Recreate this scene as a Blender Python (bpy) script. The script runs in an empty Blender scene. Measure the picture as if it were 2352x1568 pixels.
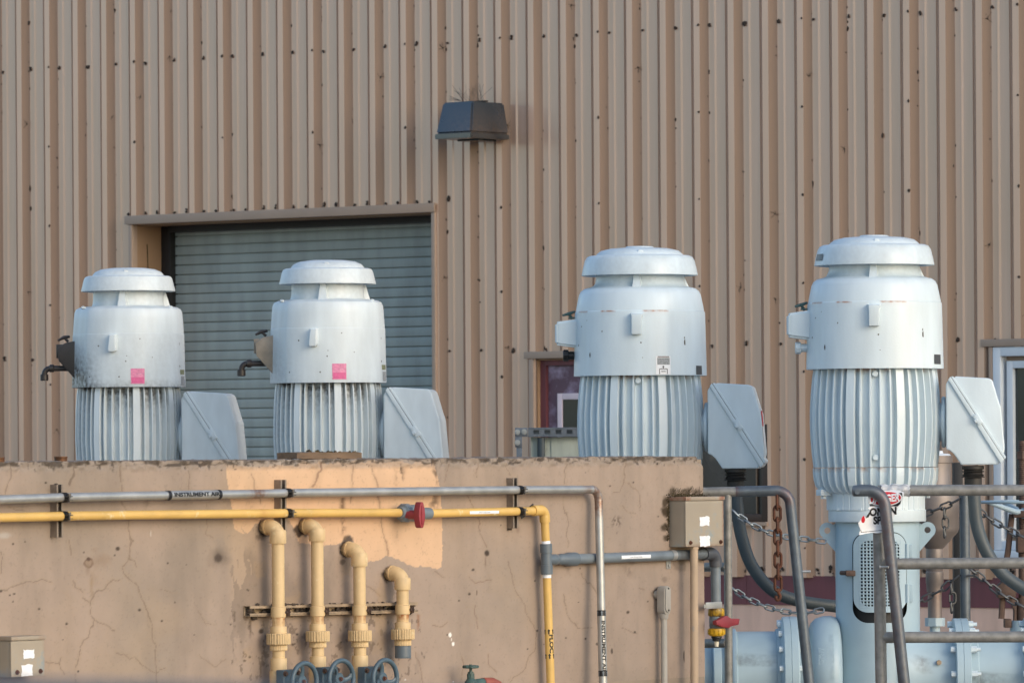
import bpy, bmesh, math, random
import numpy as np
from mathutils import Matrix, Vector
random.seed(7)
C = bpy.context.scene.collection
PI = math.pi
# ------------------------------------------------------------------ the place
H = 1.65                       # eye height
F = 13067.0                    # 200 mm lens, for a frame 2352 wide
PU, PV = 1176.0, 1040.0        # where the level sight line meets the frame
ROLL = 0.0065
AL = math.radians(38.7)        # the metal building's wall
BE = PI/2 - AL                 # the concrete wall, square to it
def sight(u, v):
    du, dv = u-PU, v-PV
    return Vector(((du - ROLL*dv)/F, 1.0, -(dv + ROLL*du)/F))
class Frame:
    """An upright plane: x along it, -y out of it towards the viewer, z up."""
    def __init__(s, origin, rz):
        s.o = Vector(origin); s.rz = rz
        s.a = Vector((math.cos(rz), math.sin(rz), 0)); s.n = Vector((math.sin(rz), -math.cos(rz), 0))
        s.m = Matrix.Translation(s.o) @ Matrix.Rotation(rz, 4, 'Z')
    def at(s, u, v, off=0.0):
        d = sight(u, v); t = (s.n.dot(s.o - Vector((0,0,H))) + off)/s.n.dot(d)
        p = d*t; p.z += H
        return Vector(((p - s.o).dot(s.a), -off, p.z - s.o.z))
    def w(s, p): return s.m @ Vector(p)
WALL = Frame((0, 27.8, 0), BE)
BACK = Frame((0, 41.7, 0), -AL)
WORLD = Frame((0, 0, 0), 0)
def P(u, v, y):
    d = sight(u, v)*y; return Vector((d.x, d.y, d.z + H))
# ------------------------------------------------------------------ materials
def lin(h):
    h = h.lstrip('#'); o = []
    for i in (0, 2, 4):
        c = int(h[i:i+2], 16)/255; o.append(c/12.92 if c <= .04045 else ((c+.055)/1.055)**2.4)
    return tuple(o)
def mat(name, col, rough=.5, metal=0., var=.1, scale=6., dirt='#3a3128', spot=None, spot_amt=.0, spot_scale=40., bump=.0, bscale=120., spec=.5, stretch=None, vcol=False, rustcol='#7a4420', coat=0.):
    m = bpy.data.materials.new(name); m.use_nodes = True
    nt = m.node_tree; N = nt.nodes; L = nt.links; b = N['Principled BSDF']
    def nd(t, **k):
        n = N.new(t)
        for a, v in k.items(): setattr(n, a, v)
        return n
    tc = nd('ShaderNodeTexCoord'); src = tc.outputs['Object']
    if stretch:
        mp = nd('ShaderNodeMapping'); mp.inputs['Scale'].default_value = stretch; L.new(src, mp.inputs[0]); src2 = mp.outputs[0]
    else: src2 = src
    n1 = nd('ShaderNodeTexNoise'); n1.inputs['Scale'].default_value = scale; n1.inputs['Detail'].default_value = 6; L.new(src2, n1.inputs['Vector'])
    mr = nd('ShaderNodeMapRange'); mr.inputs['From Min'].default_value = .3; mr.inputs['From Max'].default_value = .7
    mr.inputs['To Min'].default_value = 1-var; mr.inputs['To Max'].default_value = 1+var; L.new(n1.outputs['Fac'], mr.inputs['Value'])
    mul = nd('ShaderNodeVectorMath', operation='SCALE'); L.new(mr.outputs[0], mul.inputs['Scale'])
    if vcol:
        at = nd('ShaderNodeAttribute', attribute_name='Col'); L.new(at.outputs['Color'], mul.inputs[0])
    else: mul.inputs[0].default_value = lin(col)
    cur = mul.outputs[0]
    def mix(fac, c2):
        nonlocal cur
        mx = nd('ShaderNodeMix', data_type='RGBA'); L.new(fac, mx.inputs[0]); L.new(cur, mx.inputs[6]); mx.inputs[7].default_value = (*lin(c2), 1); cur = mx.outputs[2]
    if spot:
        n2 = nd('ShaderNodeTexNoise'); n2.inputs['Scale'].default_value = spot_scale; n2.inputs['Detail'].default_value = 8; n2.inputs['Roughness'].default_value = .65; L.new(src2, n2.inputs['Vector'])
        r = nd('ShaderNodeMapRange'); r.inputs['From Min'].default_value = .72-spot_amt*.3; r.inputs['From Max'].default_value = .80-spot_amt*.25; L.new(n2.outputs['Fac'], r.inputs['Value']); mix(r.outputs[0], spot)
    for an, cc in (('dirt', dirt), ('rust', rustcol)):
        at = nd('ShaderNodeAttribute', attribute_name=an)
        n3 = nd('ShaderNodeTexNoise'); n3.inputs['Scale'].default_value = 45; n3.inputs['Detail'].default_value = 8; L.new(src, n3.inputs['Vector'])
        r = nd('ShaderNodeMapRange'); r.inputs['From Min'].default_value = .3; r.inputs['From Max'].default_value = .65; r.inputs['To Min'].default_value = .25; r.inputs['To Max'].default_value = 1.0; L.new(n3.outputs['Fac'], r.inputs['Value'])
        mm = nd('ShaderNodeMath', operation='MULTIPLY', use_clamp=True); L.new(at.outputs['Fac'], mm.inputs[0]); L.new(r.outputs[0], mm.inputs[1]); mix(mm.outputs[0], cc)
    L.new(cur, b.inputs['Base Color'])
    rr = nd('ShaderNodeMapRange'); rr.inputs['To Min'].default_value = max(.05, rough-.12); rr.inputs['To Max'].default_value = min(1, rough+.12); L.new(n1.outputs['Fac'], rr.inputs['Value']); L.new(rr.outputs[0], b.inputs['Roughness'])
    b.inputs['Metallic'].default_value = metal; b.inputs['Specular IOR Level'].default_value = spec
    if coat: b.inputs['Coat Weight'].default_value = coat; b.inputs['Coat Roughness'].default_value = .25
    if bump:
        nb = nd('ShaderNodeTexNoise'); nb.inputs['Scale'].default_value = bscale; nb.inputs['Detail'].default_value = 5; L.new(src, nb.inputs['Vector'])
        bp = nd('ShaderNodeBump'); bp.inputs['Strength'].default_value = bump; bp.inputs['Distance'].default_value = .004; L.new(nb.outputs['Fac'], bp.inputs['Height']); L.new(bp.outputs[0], b.inputs['Normal'])
    return m
M = {}
# rib sides facing right get a browner, darker copy: their shade put into the colour
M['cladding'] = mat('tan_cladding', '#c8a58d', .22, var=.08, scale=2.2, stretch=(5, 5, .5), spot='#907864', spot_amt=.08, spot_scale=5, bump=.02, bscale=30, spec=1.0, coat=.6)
M['rib_shade'] = mat('brown_shaded_cladding', '#826b5b', .4, var=.08, scale=2.2, stretch=(5, 5, .5), spot='#5e4d3f', spot_amt=.12, spot_scale=5, bump=.02, bscale=30, spec=.4)
M['trim'] = mat('trim_paint', '#9c8979', .5, var=.06, scale=4, spot='#5d5145', spot_amt=.05)
M['reveal'] = mat('reveal_paint', '#94795f', .6, var=.08, scale=5)
M['maroon'] = mat('maroon_flashing', '#66393f', .55, var=.14, scale=3, stretch=(6, 6, .8), spot='#7b6562', spot_amt=.12, spot_scale=6)
M['foundation'] = mat('foundation_concrete', '#d2b2a0', .85, var=.12, scale=3, stretch=(3, 3, .7), spot='#7a685b', spot_amt=.12, spot_scale=8, bump=.3)
M['shutter'] = mat('shutter_slate', '#8b9695', .4, var=.15, scale=3, stretch=(3, 3, .6), spot='#566164', spot_amt=.08, spot_scale=6)
M['black'] = mat('black_steel', '#17181a', .5, var=.2)
M['door'] = mat('plum_door', '#5a4453', .5, var=.12, scale=3, spot='#a89cb6', spot_amt=.6, spot_scale=1.3)
M['door_trim'] = mat('pale_window_trim', '#d2c4cc', .5, var=.08)
M['glass'] = mat('dark_glass', '#18262b', .08, var=.3, scale=2, spec=.7)
M['bronze'] = mat('bronze_frame', '#3a2c24', .45, var=.15)
M['bronzeglass'] = mat('bronze_glass', '#33302f', .25, var=.3, scale=3, spec=.6, spot='#60564a', spot_amt=.3, spot_scale=6)
M['white'] = mat('white_frame', '#c9d2da', .4, var=.05)
M['cob'] = mat('cobweb_dirt', '#40362e', .95, var=.35)
M['paint'] = mat('pale_grey_paint', '#cad7dd', .36, var=.07, scale=5, stretch=(2.2, 2.2, .6), spot='#6f6d66', spot_amt=-.0, spot_scale=70, bump=.16, bscale=110, dirt='#4a3f33', rustcol='#a0622c')
M['paint2'] = mat('grey_white_paint', '#ccd5d8', .42, var=.08, scale=6, stretch=(2.2, 2.2, .6), spot='#57534b', spot_amt=.03, spot_scale=62, bump=.12, bscale=110, dirt='#3a332b', rustcol='#8a5a34')
M['pipepaint'] = mat('blue_grey_pipe_paint', '#9fb5c0', .42, var=.08, scale=4, spot='#5a5f5e', spot_amt=.0, spot_scale=60, bump=.12, bscale=140)
M['oil'] = mat('oily_black', '#2a2523', .45, var=.3, scale=20, spot='#6b6257', spot_amt=.1)
M['oilgrey'] = mat('oily_tan', '#8b8173', .5, var=.25, scale=14, spot='#3a322a', spot_amt=.25)
M['pinklabel'] = mat('faded_pink_label', '#d880a2', .5, var=.2, scale=60, spot='#dcb8c4', spot_amt=.45, spot_scale=110)
M['pinkstrong'] = mat('pink_label_block', '#d65a8e', .5, var=.15, scale=50, spot='#dba0b8', spot_amt=.3, spot_scale=90)
M['whitelabel'] = mat('white_label', '#e6e8ea', .4, var=.06, scale=40, spot='#9a9a9a', spot_amt=.05, spot_scale=140)
M['greylabel'] = mat('grey_label', '#8d9193', .5, var=.3, scale=160)
M['inklabel'] = mat('dark_label', '#3e4045', .4, var=.4, scale=120)
M['greenlabel'] = mat('olive_label', '#7b7f62', .5, var=.4, scale=150)
M['ink'] = mat('black_ink', '#15161a', .5, var=.2, spot='#8a8f92', spot_amt=.05, spot_scale=150)
M['red'] = mat('sign_red', '#c3202e', .4, var=.1)
M['concrete'] = mat('painted_concrete', '#ffffff', .82, var=.05, scale=9, vcol=True, bump=.12, bscale=70, spec=.3)
M['conc_side'] = mat('plain_concrete', '#8d7f70', .9, var=.12, scale=5, bump=.3)
M['galv'] = mat('galvanised_pipe', '#a9a9a6', .42, .55, var=.14, scale=14, spot='#77736c', spot_amt=.06, spot_scale=40, bump=.1, rustcol='#7a4a26')
M['rail'] = mat('weathered_galvanised', '#82817d', .5, .25, var=.24, scale=26, spot='#5c5853', spot_amt=.22, spot_scale=70, bump=.3, bscale=180, rustcol='#6b3f2c')
M['railblue'] = mat('dull_steel', '#59626a', .42, .35, var=.22, scale=18, spot='#85857f', spot_amt=.15, spot_scale=50, bump=.2, rustcol='#6b3f34')
M['strut'] = mat('brown_strut', '#85786b', .55, .25, var=.25, scale=20, spot='#4a3e34', spot_amt=.2, rustcol='#5a4030')
M['strutlip'] = mat('tan_strut', '#a08c74', .6, .1, var=.2, scale=25, spot='#5b4c3c', spot_amt=.25)
M['strutgrey'] = mat('grey_strut', '#6f747a', .45, .5, var=.15, scale=20, spot='#4c4a48', spot_amt=.15)
M['clamp'] = mat('dark_clamp', '#4d4b4a', .4, .6, var=.3, scale=40, spot='#a49a8c', spot_amt=.15)
M['yellow'] = mat('yellow_pvc', '#d0aa60', .45, var=.12, scale=7, spot='#dccda4', spot_amt=.38, spot_scale=12, rustcol='#a5651f')
M['cream'] = mat('faded_yellow_pvc', '#cdb184', .5, var=.10, scale=9, spot='#dccda6', spot_amt=.42, spot_scale=14, rustcol='#9a5a24', dirt='#5a4630', bump=.1)
M['pvc'] = mat('grey_pvc', '#5d6870', .42, var=.14, scale=9, spot='#3b4046', spot_amt=.15, spot_scale=20)
M['pvcdark'] = mat('dark_grey_pvc', '#4b4e54', .45, var=.2, scale=8, spot='#2f3034', spot_amt=.15)
M['pvclight'] = mat('light_grey_pvc', '#6e787f', .4, var=.16, scale=12, spot='#4c545b', spot_amt=.2)
M['wheel'] = mat('slate_blue_iron', '#465a66', .45, var=.14, scale=14, spot='#33424a', spot_amt=.2, bump=.2)
M['maroonplastic'] = mat('maroon_handle', '#8f3038', .5, var=.15, scale=20)
M['redplastic'] = mat('red_handle', '#842a33', .45, var=.12, scale=20)
M['nutyellow'] = mat('yellow_nut', '#c99f1e', .4, var=.1, scale=20)
M['box'] = mat('tan_box_paint', '#9b907f', .5, var=.07, scale=7, spot='#8a918f', spot_amt=.5, spot_scale=7, rustcol='#7d4326', dirt='#5a4a3a')
M['beige'] = mat('beige_conduit', '#b39c82', .6, var=.1, scale=8, spot='#8a8a88', spot_amt=.4, spot_scale=9)
M['lbgrey'] = mat('grey_conduit', '#a19c93', .55, var=.1, scale=9, spot='#808890', spot_amt=.3, spot_scale=10)
M['rust'] = mat('rusty_iron', '#54301f', .8, var=.35, scale=30, spot='#6e4028', spot_amt=.3, bump=.5)
M['rustdark'] = mat('dark_rusty_iron', '#55433a', .65, .2, var=.3, scale=25, spot='#7a5038', spot_amt=.2, bump=.4)
M['chain'] = mat('zinc_chain', '#757e84', .4, .6, var=.2, scale=40)
M['chaindark'] = mat('dull_chain', '#4c4f52', .45, .5, var=.2, scale=40)
M['hose'] = mat('slate_hose', '#434c50', .5, var=.15, scale=10, spot='#2b3336', spot_amt=.2, dirt='#20231f')
M['gland'] = mat('black_gland', '#2a2723', .6, var=.35, scale=30, spot='#5c5140', spot_amt=.2)
M['blueblack'] = mat('blue_black_housing', '#16232c', .3, var=.14, scale=6, spot='#3c3a30', spot_amt=.03, spot_scale=8, dirt='#4c4036', spec=1.0, coat=.8)
M['wire'] = mat('thin_wire', '#5a544e', .5, .5)
M['wood'] = mat('weathered_wood', '#6b5846', .85, var=.25, scale=4, stretch=(2, 12, 12), spot='#3c2f25', spot_amt=.25, spot_scale=6, bump=.5)
M['moss'] = mat('dry_moss', '#413720', .95, var=.5, scale=30, spot='#261f15', spot_amt=.3, bump=.8)
M['steel'] = mat('dull_tank_steel', '#7e7672', .5, .45, var=.14, scale=8, spot='#5c5450', spot_amt=.15, spot_scale=10)
M['board'] = mat('peeling_board', '#aab0a4', .7, var=.15, scale=6, spot='#5c4c3e', spot_amt=.35, spot_scale=7, stretch=(3, 3, .8))
M['green'] = mat('green_tap_iron', '#3c5450', .5, var=.25, scale=20, spot='#2b2f2c', spot_amt=.2)
M['redpipe'] = mat('red_brown_pipe', '#8f4a3c', .55, var=.2, scale=12)
M['tarp'] = mat('torn_vinyl', '#e9ebee', .35, var=.04, scale=12)
M['brass'] = mat('brassy_pipe_end', '#55402d', .55, .5, var=.4, scale=25, spot='#2b2622', spot_amt=.4)
M['ground'] = mat('gravel_ground', '#8a8178', .95, var=.25, scale=3, spot='#5c554e', spot_amt=.3, spot_scale=20, bump=.6)
M['chip'] = mat('dark_chip', '#4a4038', .7, var=.3, scale=60)
M['spout'] = mat('white_nozzle', '#d8cfb8', .5)
# ------------------------------------------------------------------ mesh builder
class MB:
    def __init__(s, fr=WORLD): s.bm = bmesh.new(); s.fr = fr; s.mi = 0; s.X = Matrix()
    def _v(s, p): return s.bm.verts.new(s.X @ Vector(p))
    def face(s, vs):
        try:
            f = s.bm.faces.new(vs); f.material_index = s.mi; return f
        except ValueError: return None
    def tube(s, pts, r, seg=16, cap=True, closed=False, flat=1.0):
        pts = [Vector(p) for p in pts]; n = len(pts); rs = r if isinstance(r, (list, tuple)) else [r]*n
        rings = []; ref = None
        for i, p in enumerate(pts):
            if closed: t = pts[(i+1) % n] - pts[i-1]
            elif i == 0: t = pts[1]-pts[0]
            elif i == n-1: t = pts[-1]-pts[-2]
            else: t = (pts[i+1]-p).normalized() + (p-pts[i-1]).normalized()
            if t.length < 1e-9: t = (pts[i]-pts[i-1]) if i else Vector((0,0,1))
            t.normalize()
            if ref is None: ref = Vector((0,0,1)) if abs(t.z) < .9 else Vector((1,0,0))
            ref = (ref - t*ref.dot(t)); ref.normalize(); bi = t.cross(ref)
            rings.append([s._v(p + (ref*math.cos(2*PI*k/seg) + bi*math.sin(2*PI*k/seg)*flat)*rs[i]) for k in range(seg)])
        for i in range(n if closed else n-1):
            A, B = rings[i], rings[(i+1) % n]
            for k in range(seg): s.face((A[k], A[(k+1) % seg], B[(k+1) % seg], B[k]))
        if cap and not closed: s.face(rings[0][::-1]); s.face(rings[-1])
        return s
    def lathe(s, prof, seg=64, m=Matrix(), rf=None):
        """prof: (r, z) pairs along the axis z; theta 0 faces -y."""
        rings = []
        for (r, z) in prof:
            if r < 1e-6: rings.append([s._v(m @ Vector((0, 0, z)))]); continue
            row = []
            for k in range(seg):
                th = 2*PI*k/seg; q = rf(th, r, z) if rf else r
                row.append(s._v(m @ Vector((q*math.sin(th), -q*math.cos(th), z))))
            rings.append(row)
        for A, B in zip(rings, rings[1:]):
            if len(A) == 1 and len(B) == 1: continue
            for k in range(seg):
                k2 = (k+1) % seg
                if len(A) == 1: s.face((A[0], B[k2], B[k]))
                elif len(B) == 1: s.face((A[k], A[k2], B[0]))
                else: s.face((A[k], A[k2], B[k2], B[k]))
        return s
    def cyl(s, a, b, r, seg=20, r2=None, bev=0.):
        a, b = Vector(a), Vector(b); d = b-a; L = d.length; q = d.to_track_quat('Z', 'Y').to_matrix().to_4x4()
        r2 = r if r2 is None else r2; e = min(bev, L*.4)
        pr = [(0, 0), (r-e, 0), (r, e), (r2, L-e), (r2-e, L), (0, L)] if e else [(0, 0), (r, 0), (r2, L), (0, L)]
        return s.lathe(pr, seg, Matrix.Translation(a) @ q)
    def box(s, lo, hi, bev=0., seg=2):
        x0, y0, z0 = lo; x1, y1, z1 = hi
        return s.prism([(x0, z0), (x1, z0), (x1, z1), (x0, z1)], y0, y1, bev, seg)
    def prism(s, poly, y0, y1, bev=0., seg=2, top=None):
        """poly in x,z, pushed from y0 to y1 (top: another outline at y0)."""
        new = []; A = [s._v((x, y0, z)) for x, z in (top or poly)]; B = [s._v((x, y1, z)) for x, z in poly]; n = len(A); fs = []
        fs.append(s.face(A)); fs.append(s.face(B[::-1]))
        for k in range(n): fs.append(s.face((A[k], B[k], B[(k+1) % n], A[(k+1) % n])))
        fs = [f for f in fs if f]
        bmesh.ops.recalc_face_normals(s.bm, faces=fs)
        if bev:
            es = list({e for f in fs for e in f.edges}); bmesh.ops.bevel(s.bm, geom=es, offset=bev, segments=seg, affect='EDGES', profile=.6, clamp_overlap=True, material=-1)
        return s
    def grid(s, fn, nu, nv):
        R = [[s._v(fn(i/nu, j/nv)) for i in range(nu+1)] for j in range(nv+1)]
        for j in range(nv):
            for i in range(nu): s.face((R[j][i], R[j][i+1], R[j+1][i+1], R[j+1][i]))
        return s
    def blob(s, c, r, sc=(1, 1, 1), jit=.3, sub=1, rnd=random):
        vs = bmesh.ops.create_icosphere(s.bm, subdivisions=sub, radius=r)['verts']
        for v in vs:
            k = 1 + rnd.uniform(-jit, jit); v.co = s.X @ (Vector((v.co.x*sc[0]*k, v.co.y*sc[1]*k, v.co.z*sc[2]*k)) + Vector(c))
        for f in {f for v in vs for f in v.link_faces}: f.material_index = s.mi
        return s
    def text(s, body, h, fn, cuts=10, bold=.0, align='CENTER', width=None, sx=1.):
        cu = bpy.data.curves.new('lettering', 'FONT'); cu.body = body; cu.size = h*1.38; cu.align_x = align; cu.align_y = 'CENTER'; cu.offset = bold
        ob = bpy.data.objects.new('lettering', cu); C.objects.link(ob); bpy.context.view_layer.update()
        me = bpy.data.meshes.new_from_object(ob.evaluated_get(bpy.context.evaluated_depsgraph_get()))
        bpy.data.objects.remove(ob); bpy.data.curves.remove(cu)
        tb = bmesh.new(); tb.from_mesh(me); bpy.data.meshes.remove(me)
        if width: xs = [v.co.x for v in tb.verts]; sx = width/(max(xs)-min(xs))
        if cuts:
            ys = [v.co.y for v in tb.verts]; y0, y1 = min(ys), max(ys)
            for k in range(1, cuts):
                bmesh.ops.bisect_plane(tb, geom=tb.verts[:]+tb.edges[:]+tb.faces[:], plane_co=(0, y0+(y1-y0)*k/cuts, 0), plane_no=(0, 1, 0), dist=1e-6)
        mp = {v: s._v(fn(v.co.x*sx, v.co.y)) for v in tb.verts}
        for f in tb.faces: s.face([mp[v] for v in f.verts])
        tb.free(); return s
def wm(o): return (wm(o.parent) @ o.matrix_basis) if o.parent else o.matrix_basis.copy()
def obj(name, mb, m, parent=None, attrs=None, smooth=35, recalc=True):
    bm = mb.bm
    if recalc: bmesh.ops.recalc_face_normals(bm, faces=bm.faces)
    me = bpy.data.meshes.new(name)
    T = mb.fr.m.copy()
    if parent is not None: T = wm(parent).inverted() @ T
    bm.transform(T); bm.to_mesh(me); bm.free()
    for mm in (m if isinstance(m, (list, tuple)) else [m]): me.materials.append(M[mm] if isinstance(mm, str) else mm)
    me.polygons.foreach_set('use_smooth', [True]*len(me.polygons))
    if smooth: me.set_sharp_from_angle(angle=math.radians(smooth))
    if attrs:
        co = np.empty(len(me.vertices)*3); me.vertices.foreach_get('co', co); co = co.reshape(-1, 3)
        for an, fn in attrs.items():
            a = me.attributes.new(an, 'FLOAT', 'POINT'); a.data.foreach_set('value', np.clip(fn(co), 0, 1).astype(np.float32))
    o = bpy.data.objects.new(name, me); C.objects.link(o)
    if parent is not None: o.parent = parent
    return o
def tag(o, label=None, cat=None, group=None, kind=None):
    for k, v in (('label', label), ('category', cat), ('group', group), ('kind', kind)):
        if v: o[k] = v
    return o
def dens(pts, step=.03):
    out = []
    for a, b in zip(pts, pts[1:]):
        a, b = Vector(a), Vector(b); n = max(1, int((b-a).length/step)); out += [a.lerp(b, k/n) for k in range(n)]
    return out + [Vector(pts[-1])]
def fine(mb, size=.025):
    for _ in range(6):
        es = [e for e in mb.bm.edges if e.calc_length() > size]
        if not es: break
        bmesh.ops.subdivide_edges(mb.bm, edges=es, cuts=1, use_grid_fill=True)
    return mb
def thing(name, label, cat, loc=(0, 0, 0), rz=0., group=None):
    o = bpy.data.objects.new(name, None); C.objects.link(o); o.empty_display_size = .1
    o.location = loc; o.rotation_euler = (0, 0, rz)
    return tag(o, label, cat, group)
def copy_tree(o, parent=None):
    c = o.copy(); C.objects.link(c)
    if parent is not None: c.parent = parent
    for ch in [x for x in bpy.data.objects if x.parent == o]: copy_tree(ch, c)
    return c
def bend(a, b, c, r, n=8):
    """points from a to c round the corner b with radius r (a and c not included)"""
    a, b, c = Vector(a), Vector(b), Vector(c); d1 = (a-b).normalized(); d2 = (c-b).normalized()
    th = d1.angle(d2); t = r/math.tan(th/2); p0 = b+d1*t; p1 = b+d2*t; ce = b + (d1+d2).normalized()*(r/math.sin(th/2)); out = []
    for k in range(n+1):
        f = k/n; v = (p0-ce)*(1-f) + (p1-ce)*f; out.append(ce + v.normalized()*r)
    return out
def spline(pts, n=10):
    pts = [Vector(p) for p in pts]; out = []; q = [pts[0]*2-pts[1]] + pts + [pts[-1]*2-pts[-2]]
    for i in range(1, len(q)-2):
        for k in range(n):
            t = k/n; a, b, c, d = q[i-1:i+3]
            out.append(.5*((2*b) + (c-a)*t + (2*a-5*b+4*c-d)*t*t + (3*b-a-3*c+d)*t**3))
    return out + [pts[-1]]
def vnoise(x, y, seed=0):
    r = np.random.RandomState(seed).rand(256, 256); xi = np.floor(x).astype(int); yi = np.floor(y).astype(int)
    fx = x-xi; fy = y-yi; fx = fx*fx*(3-2*fx); fy = fy*fy*(3-2*fy)
    g = lambda a, b: r[a % 256, b % 256]
    return (g(xi, yi)*(1-fx)+g(xi+1, yi)*fx)*(1-fy) + (g(xi, yi+1)*(1-fx)+g(xi+1, yi+1)*fx)*fy
def fbm(x, y, seed=0, o=5):
    s = 0; a = .5; t = 0
    for k in range(o): s = s + a*vnoise(x*2**k, y*2**k, seed+k); t += a; a *= .5
    return s/t
def sst(x, a, b): t = np.clip((x-a)/(b-a), 0, 1); return t*t*(3-2*t)
# ================================================================== ground, metal building
g = MB(); g.grid(lambda a, b: ((a-.5)*400, -60+b*400, 0), 40, 40)
tag(obj('ground', g, 'ground'), kind='structure')
bl = BACK.at
S = lambda u, v=700: bl(u, v).x
Z = lambda u, v: bl(u, v).z
bld = thing('metal_building', 'large tan corrugated metal building with a grey roller door', 'building', BACK.w((0, .3, 0)), -AL)
ribs_px = [57.8, 122.5, 187.5, 251.6, 321, 388, 457, 525]
right_px = [1776+(245+i*265.4)/3.2 - 1776 for i in range(6)]
sl = [bl(u, 2).x for u in ribs_px]; per_l = (sl[-1]-sl[0])/7
sr = [bl((2900+x/1.96)/1.63265, 2).x for x in (245, 505, 770, 1033, 1303, 1572)]; per_r = (sr[-1]-sr[0])/5
nper = round((sr[0]-sl[0])/((per_l+per_r)/2)); PER = (sr[0]-sl[0])/nper; RIB0 = sl[0]
print('RIB', per_l, per_r, nper, PER)
K = PER/.305
RB = [(-.053*K, -.048*K), (0, -.048*K), (.046*K, 0), (.052*K, .0), (.088*K, 0), (.094*K, -.008), (.104*K, -.008), (.116*K, 0), (PER-.112*K, 0), (PER-.108*K, .010), (PER-.103*K, .010), (PER-.097*K, 0)]
k0 = int((-9-RIB0)/PER); k1 = int((10.3-RIB0)/PER); prof = []
for k in range(k0, k1):
    for x, y in RB: prof.append((RIB0 + k*PER + x, y))
# openings (s0, s1, top z)
s_door0, s_door1 = bl(303, 700, .066).x, bl(992, 700, .066).x; z_door = Z(640, 499)
s_ent0 = bl(1229, 900, .06).x; s_ent1 = s_ent0 + .95; z_ent = Z(1270, 823)
s_win0 = bl(2280, 900, .05).x; s_win1 = s_win0 + 1.25; zw1 = Z(2310, 797); zw0 = Z(2320, 1262)
s_bw0, s_bw1 = bl(1560, 1050, .045).x, bl(1763, 1050, .045).x; zb1 = Z(1640, 975); zb0 = Z(1700, 1197)
z_base = Z(1700, 1324); z_mar = Z(1700, 1387)
ops = [(s_door0, s_door1, 0, z_door), (s_ent0, s_ent1, 0, z_ent), (s_win0, s_win1, zw0, zw1), (s_bw0, s_bw1, zb0, zb1)]
cut = sorted({x for o in ops for x in o[:2]})
px = [p[0] for p in prof]; py = [p[1] for p in prof]
allp = sorted([(x, y) for x, y in prof] + [(c, float(np.interp(c, px, py))) for c in cut])
ZT = 7.2
w = MB(BACK)
for (x0, y0), (x1, y1) in zip(allp, allp[1:]):
    if x1-x0 < 1e-6: continue
    mid = (x0+x1)/2; segs = [(z_base, ZT)]
    for a, b, c, d in ops:
        if a < mid < b: segs = [(z_base, c), (d, ZT)] if c > z_base else [(d, ZT)]
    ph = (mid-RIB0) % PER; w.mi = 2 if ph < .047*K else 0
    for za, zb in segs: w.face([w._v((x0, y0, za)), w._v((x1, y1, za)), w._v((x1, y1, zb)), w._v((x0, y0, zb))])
bmesh.ops.remove_doubles(w.bm, verts=w.bm.verts[:], dist=1e-5)
# screws in the pans, stitch screws, dirt webs in the corners (surface detail of the sheet)
rr = random.Random(3)
zrows = [Z(15, 165), Z(1650, 793), z_base+.06, z_door+.07]
def rib_side(k): return RIB0 + k*PER
for k in range(k0+2, k1-2):
    x = rib_side(k)
    inside = lambda xx, zz: any(a-.02 < xx < b+.02 and c < zz < d for a, b, c, d in ops)
    for i, zr in enumerate(zrows):
        if i == 3 and not (s_door0-.2 < x < s_door1+.1): continue
        for dx in ((.062*K, -.125*K) if i >= 2 else (.062*K,)):
            if inside(x+dx, zr): continue
            w.mi = 1; w.cyl((x+dx, -.001, zr), (x+dx, -.010, zr), .008, 8)
            w.blob((x+dx+rr.uniform(-.006, .006), -.006, zr+rr.uniform(-.01, .02)), rr.uniform(.007, .014)*(1.35 if rr.random() < .2 else 1), (1, .5, 1.2), .5, 1, rr)
    if k % 3 == 1:
        zz = .35
        while zz < 5.2:
            if not inside(x-.008, zz):
                w.mi = 1; w.blob((x-.01, -.050*K, zz), rr.uniform(.009, .013), (1, .5, 1), .35, 1, rr)
            zz += .62
    for _ in range(rr.randint(8, 19)):
        zz = rr.uniform(.8, 5.2); xx = x + rr.gauss(.044*K, .004)
        if inside(xx, zz): continue
        w.mi = 1; q = rr.random()
        yy = float(np.interp(xx, px, py))
        w.blob((xx, yy-.002, zz), rr.uniform(.003, .0075)*(1+.9*q**6), (.9, .5, 1+1.2*q**4), .5, 1, rr)
    for _w in range(rr.randint(0, 2)):      # a torn web
        zz = rr.uniform(1.2, 5); xx = x + .03*K
        if not inside(xx, zz):
            w.mi = 1
            for _ in range(rr.randint(3, 6)):
                a = rr.uniform(0, 6.3); l = rr.uniform(.015, .045); x2 = xx+l*math.cos(a)*.6; z2 = zz+l*math.sin(a)
                w.tube([(xx, float(np.interp(xx, px, py))-.003, zz), ((xx+x2)/2+rr.uniform(-.01, .01), float(np.interp((xx+x2)/2, px, py))-.006, (zz+z2)/2), (x2, float(np.interp(x2, px, py))-.003, z2)], .0014, 4)
            w.blob((xx, float(np.interp(xx, px, py))-.004, zz), .006, (1, .6, 1.2), .5, 1, rr)
obj('corrugated_wall', w, ['cladding', 'cob', 'rib_shade'], bld, smooth=20, recalc=False)
# body behind the sheet, roof
b = MB(BACK); b.box((-9, .75, .0), (10.5, 13, ZT-.05)); obj('building_core', b, 'reveal', bld)
b = MB(BACK); b.prism([(-9.2, ZT), (10.7, ZT), (10.7, ZT+.12), (-9.2, ZT+.12)], -.25, 13.2); obj('roof', b, 'trim', bld)
for xa, xb, nm in ((-9, -8.97, 'side_wall'), (10.47, 10.5, 'side_wall')):
    b = MB(BACK); b.box((xa, .0, 0), (xb, .748, ZT-.052)); obj(nm, b, 'cladding', bld)
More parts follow.
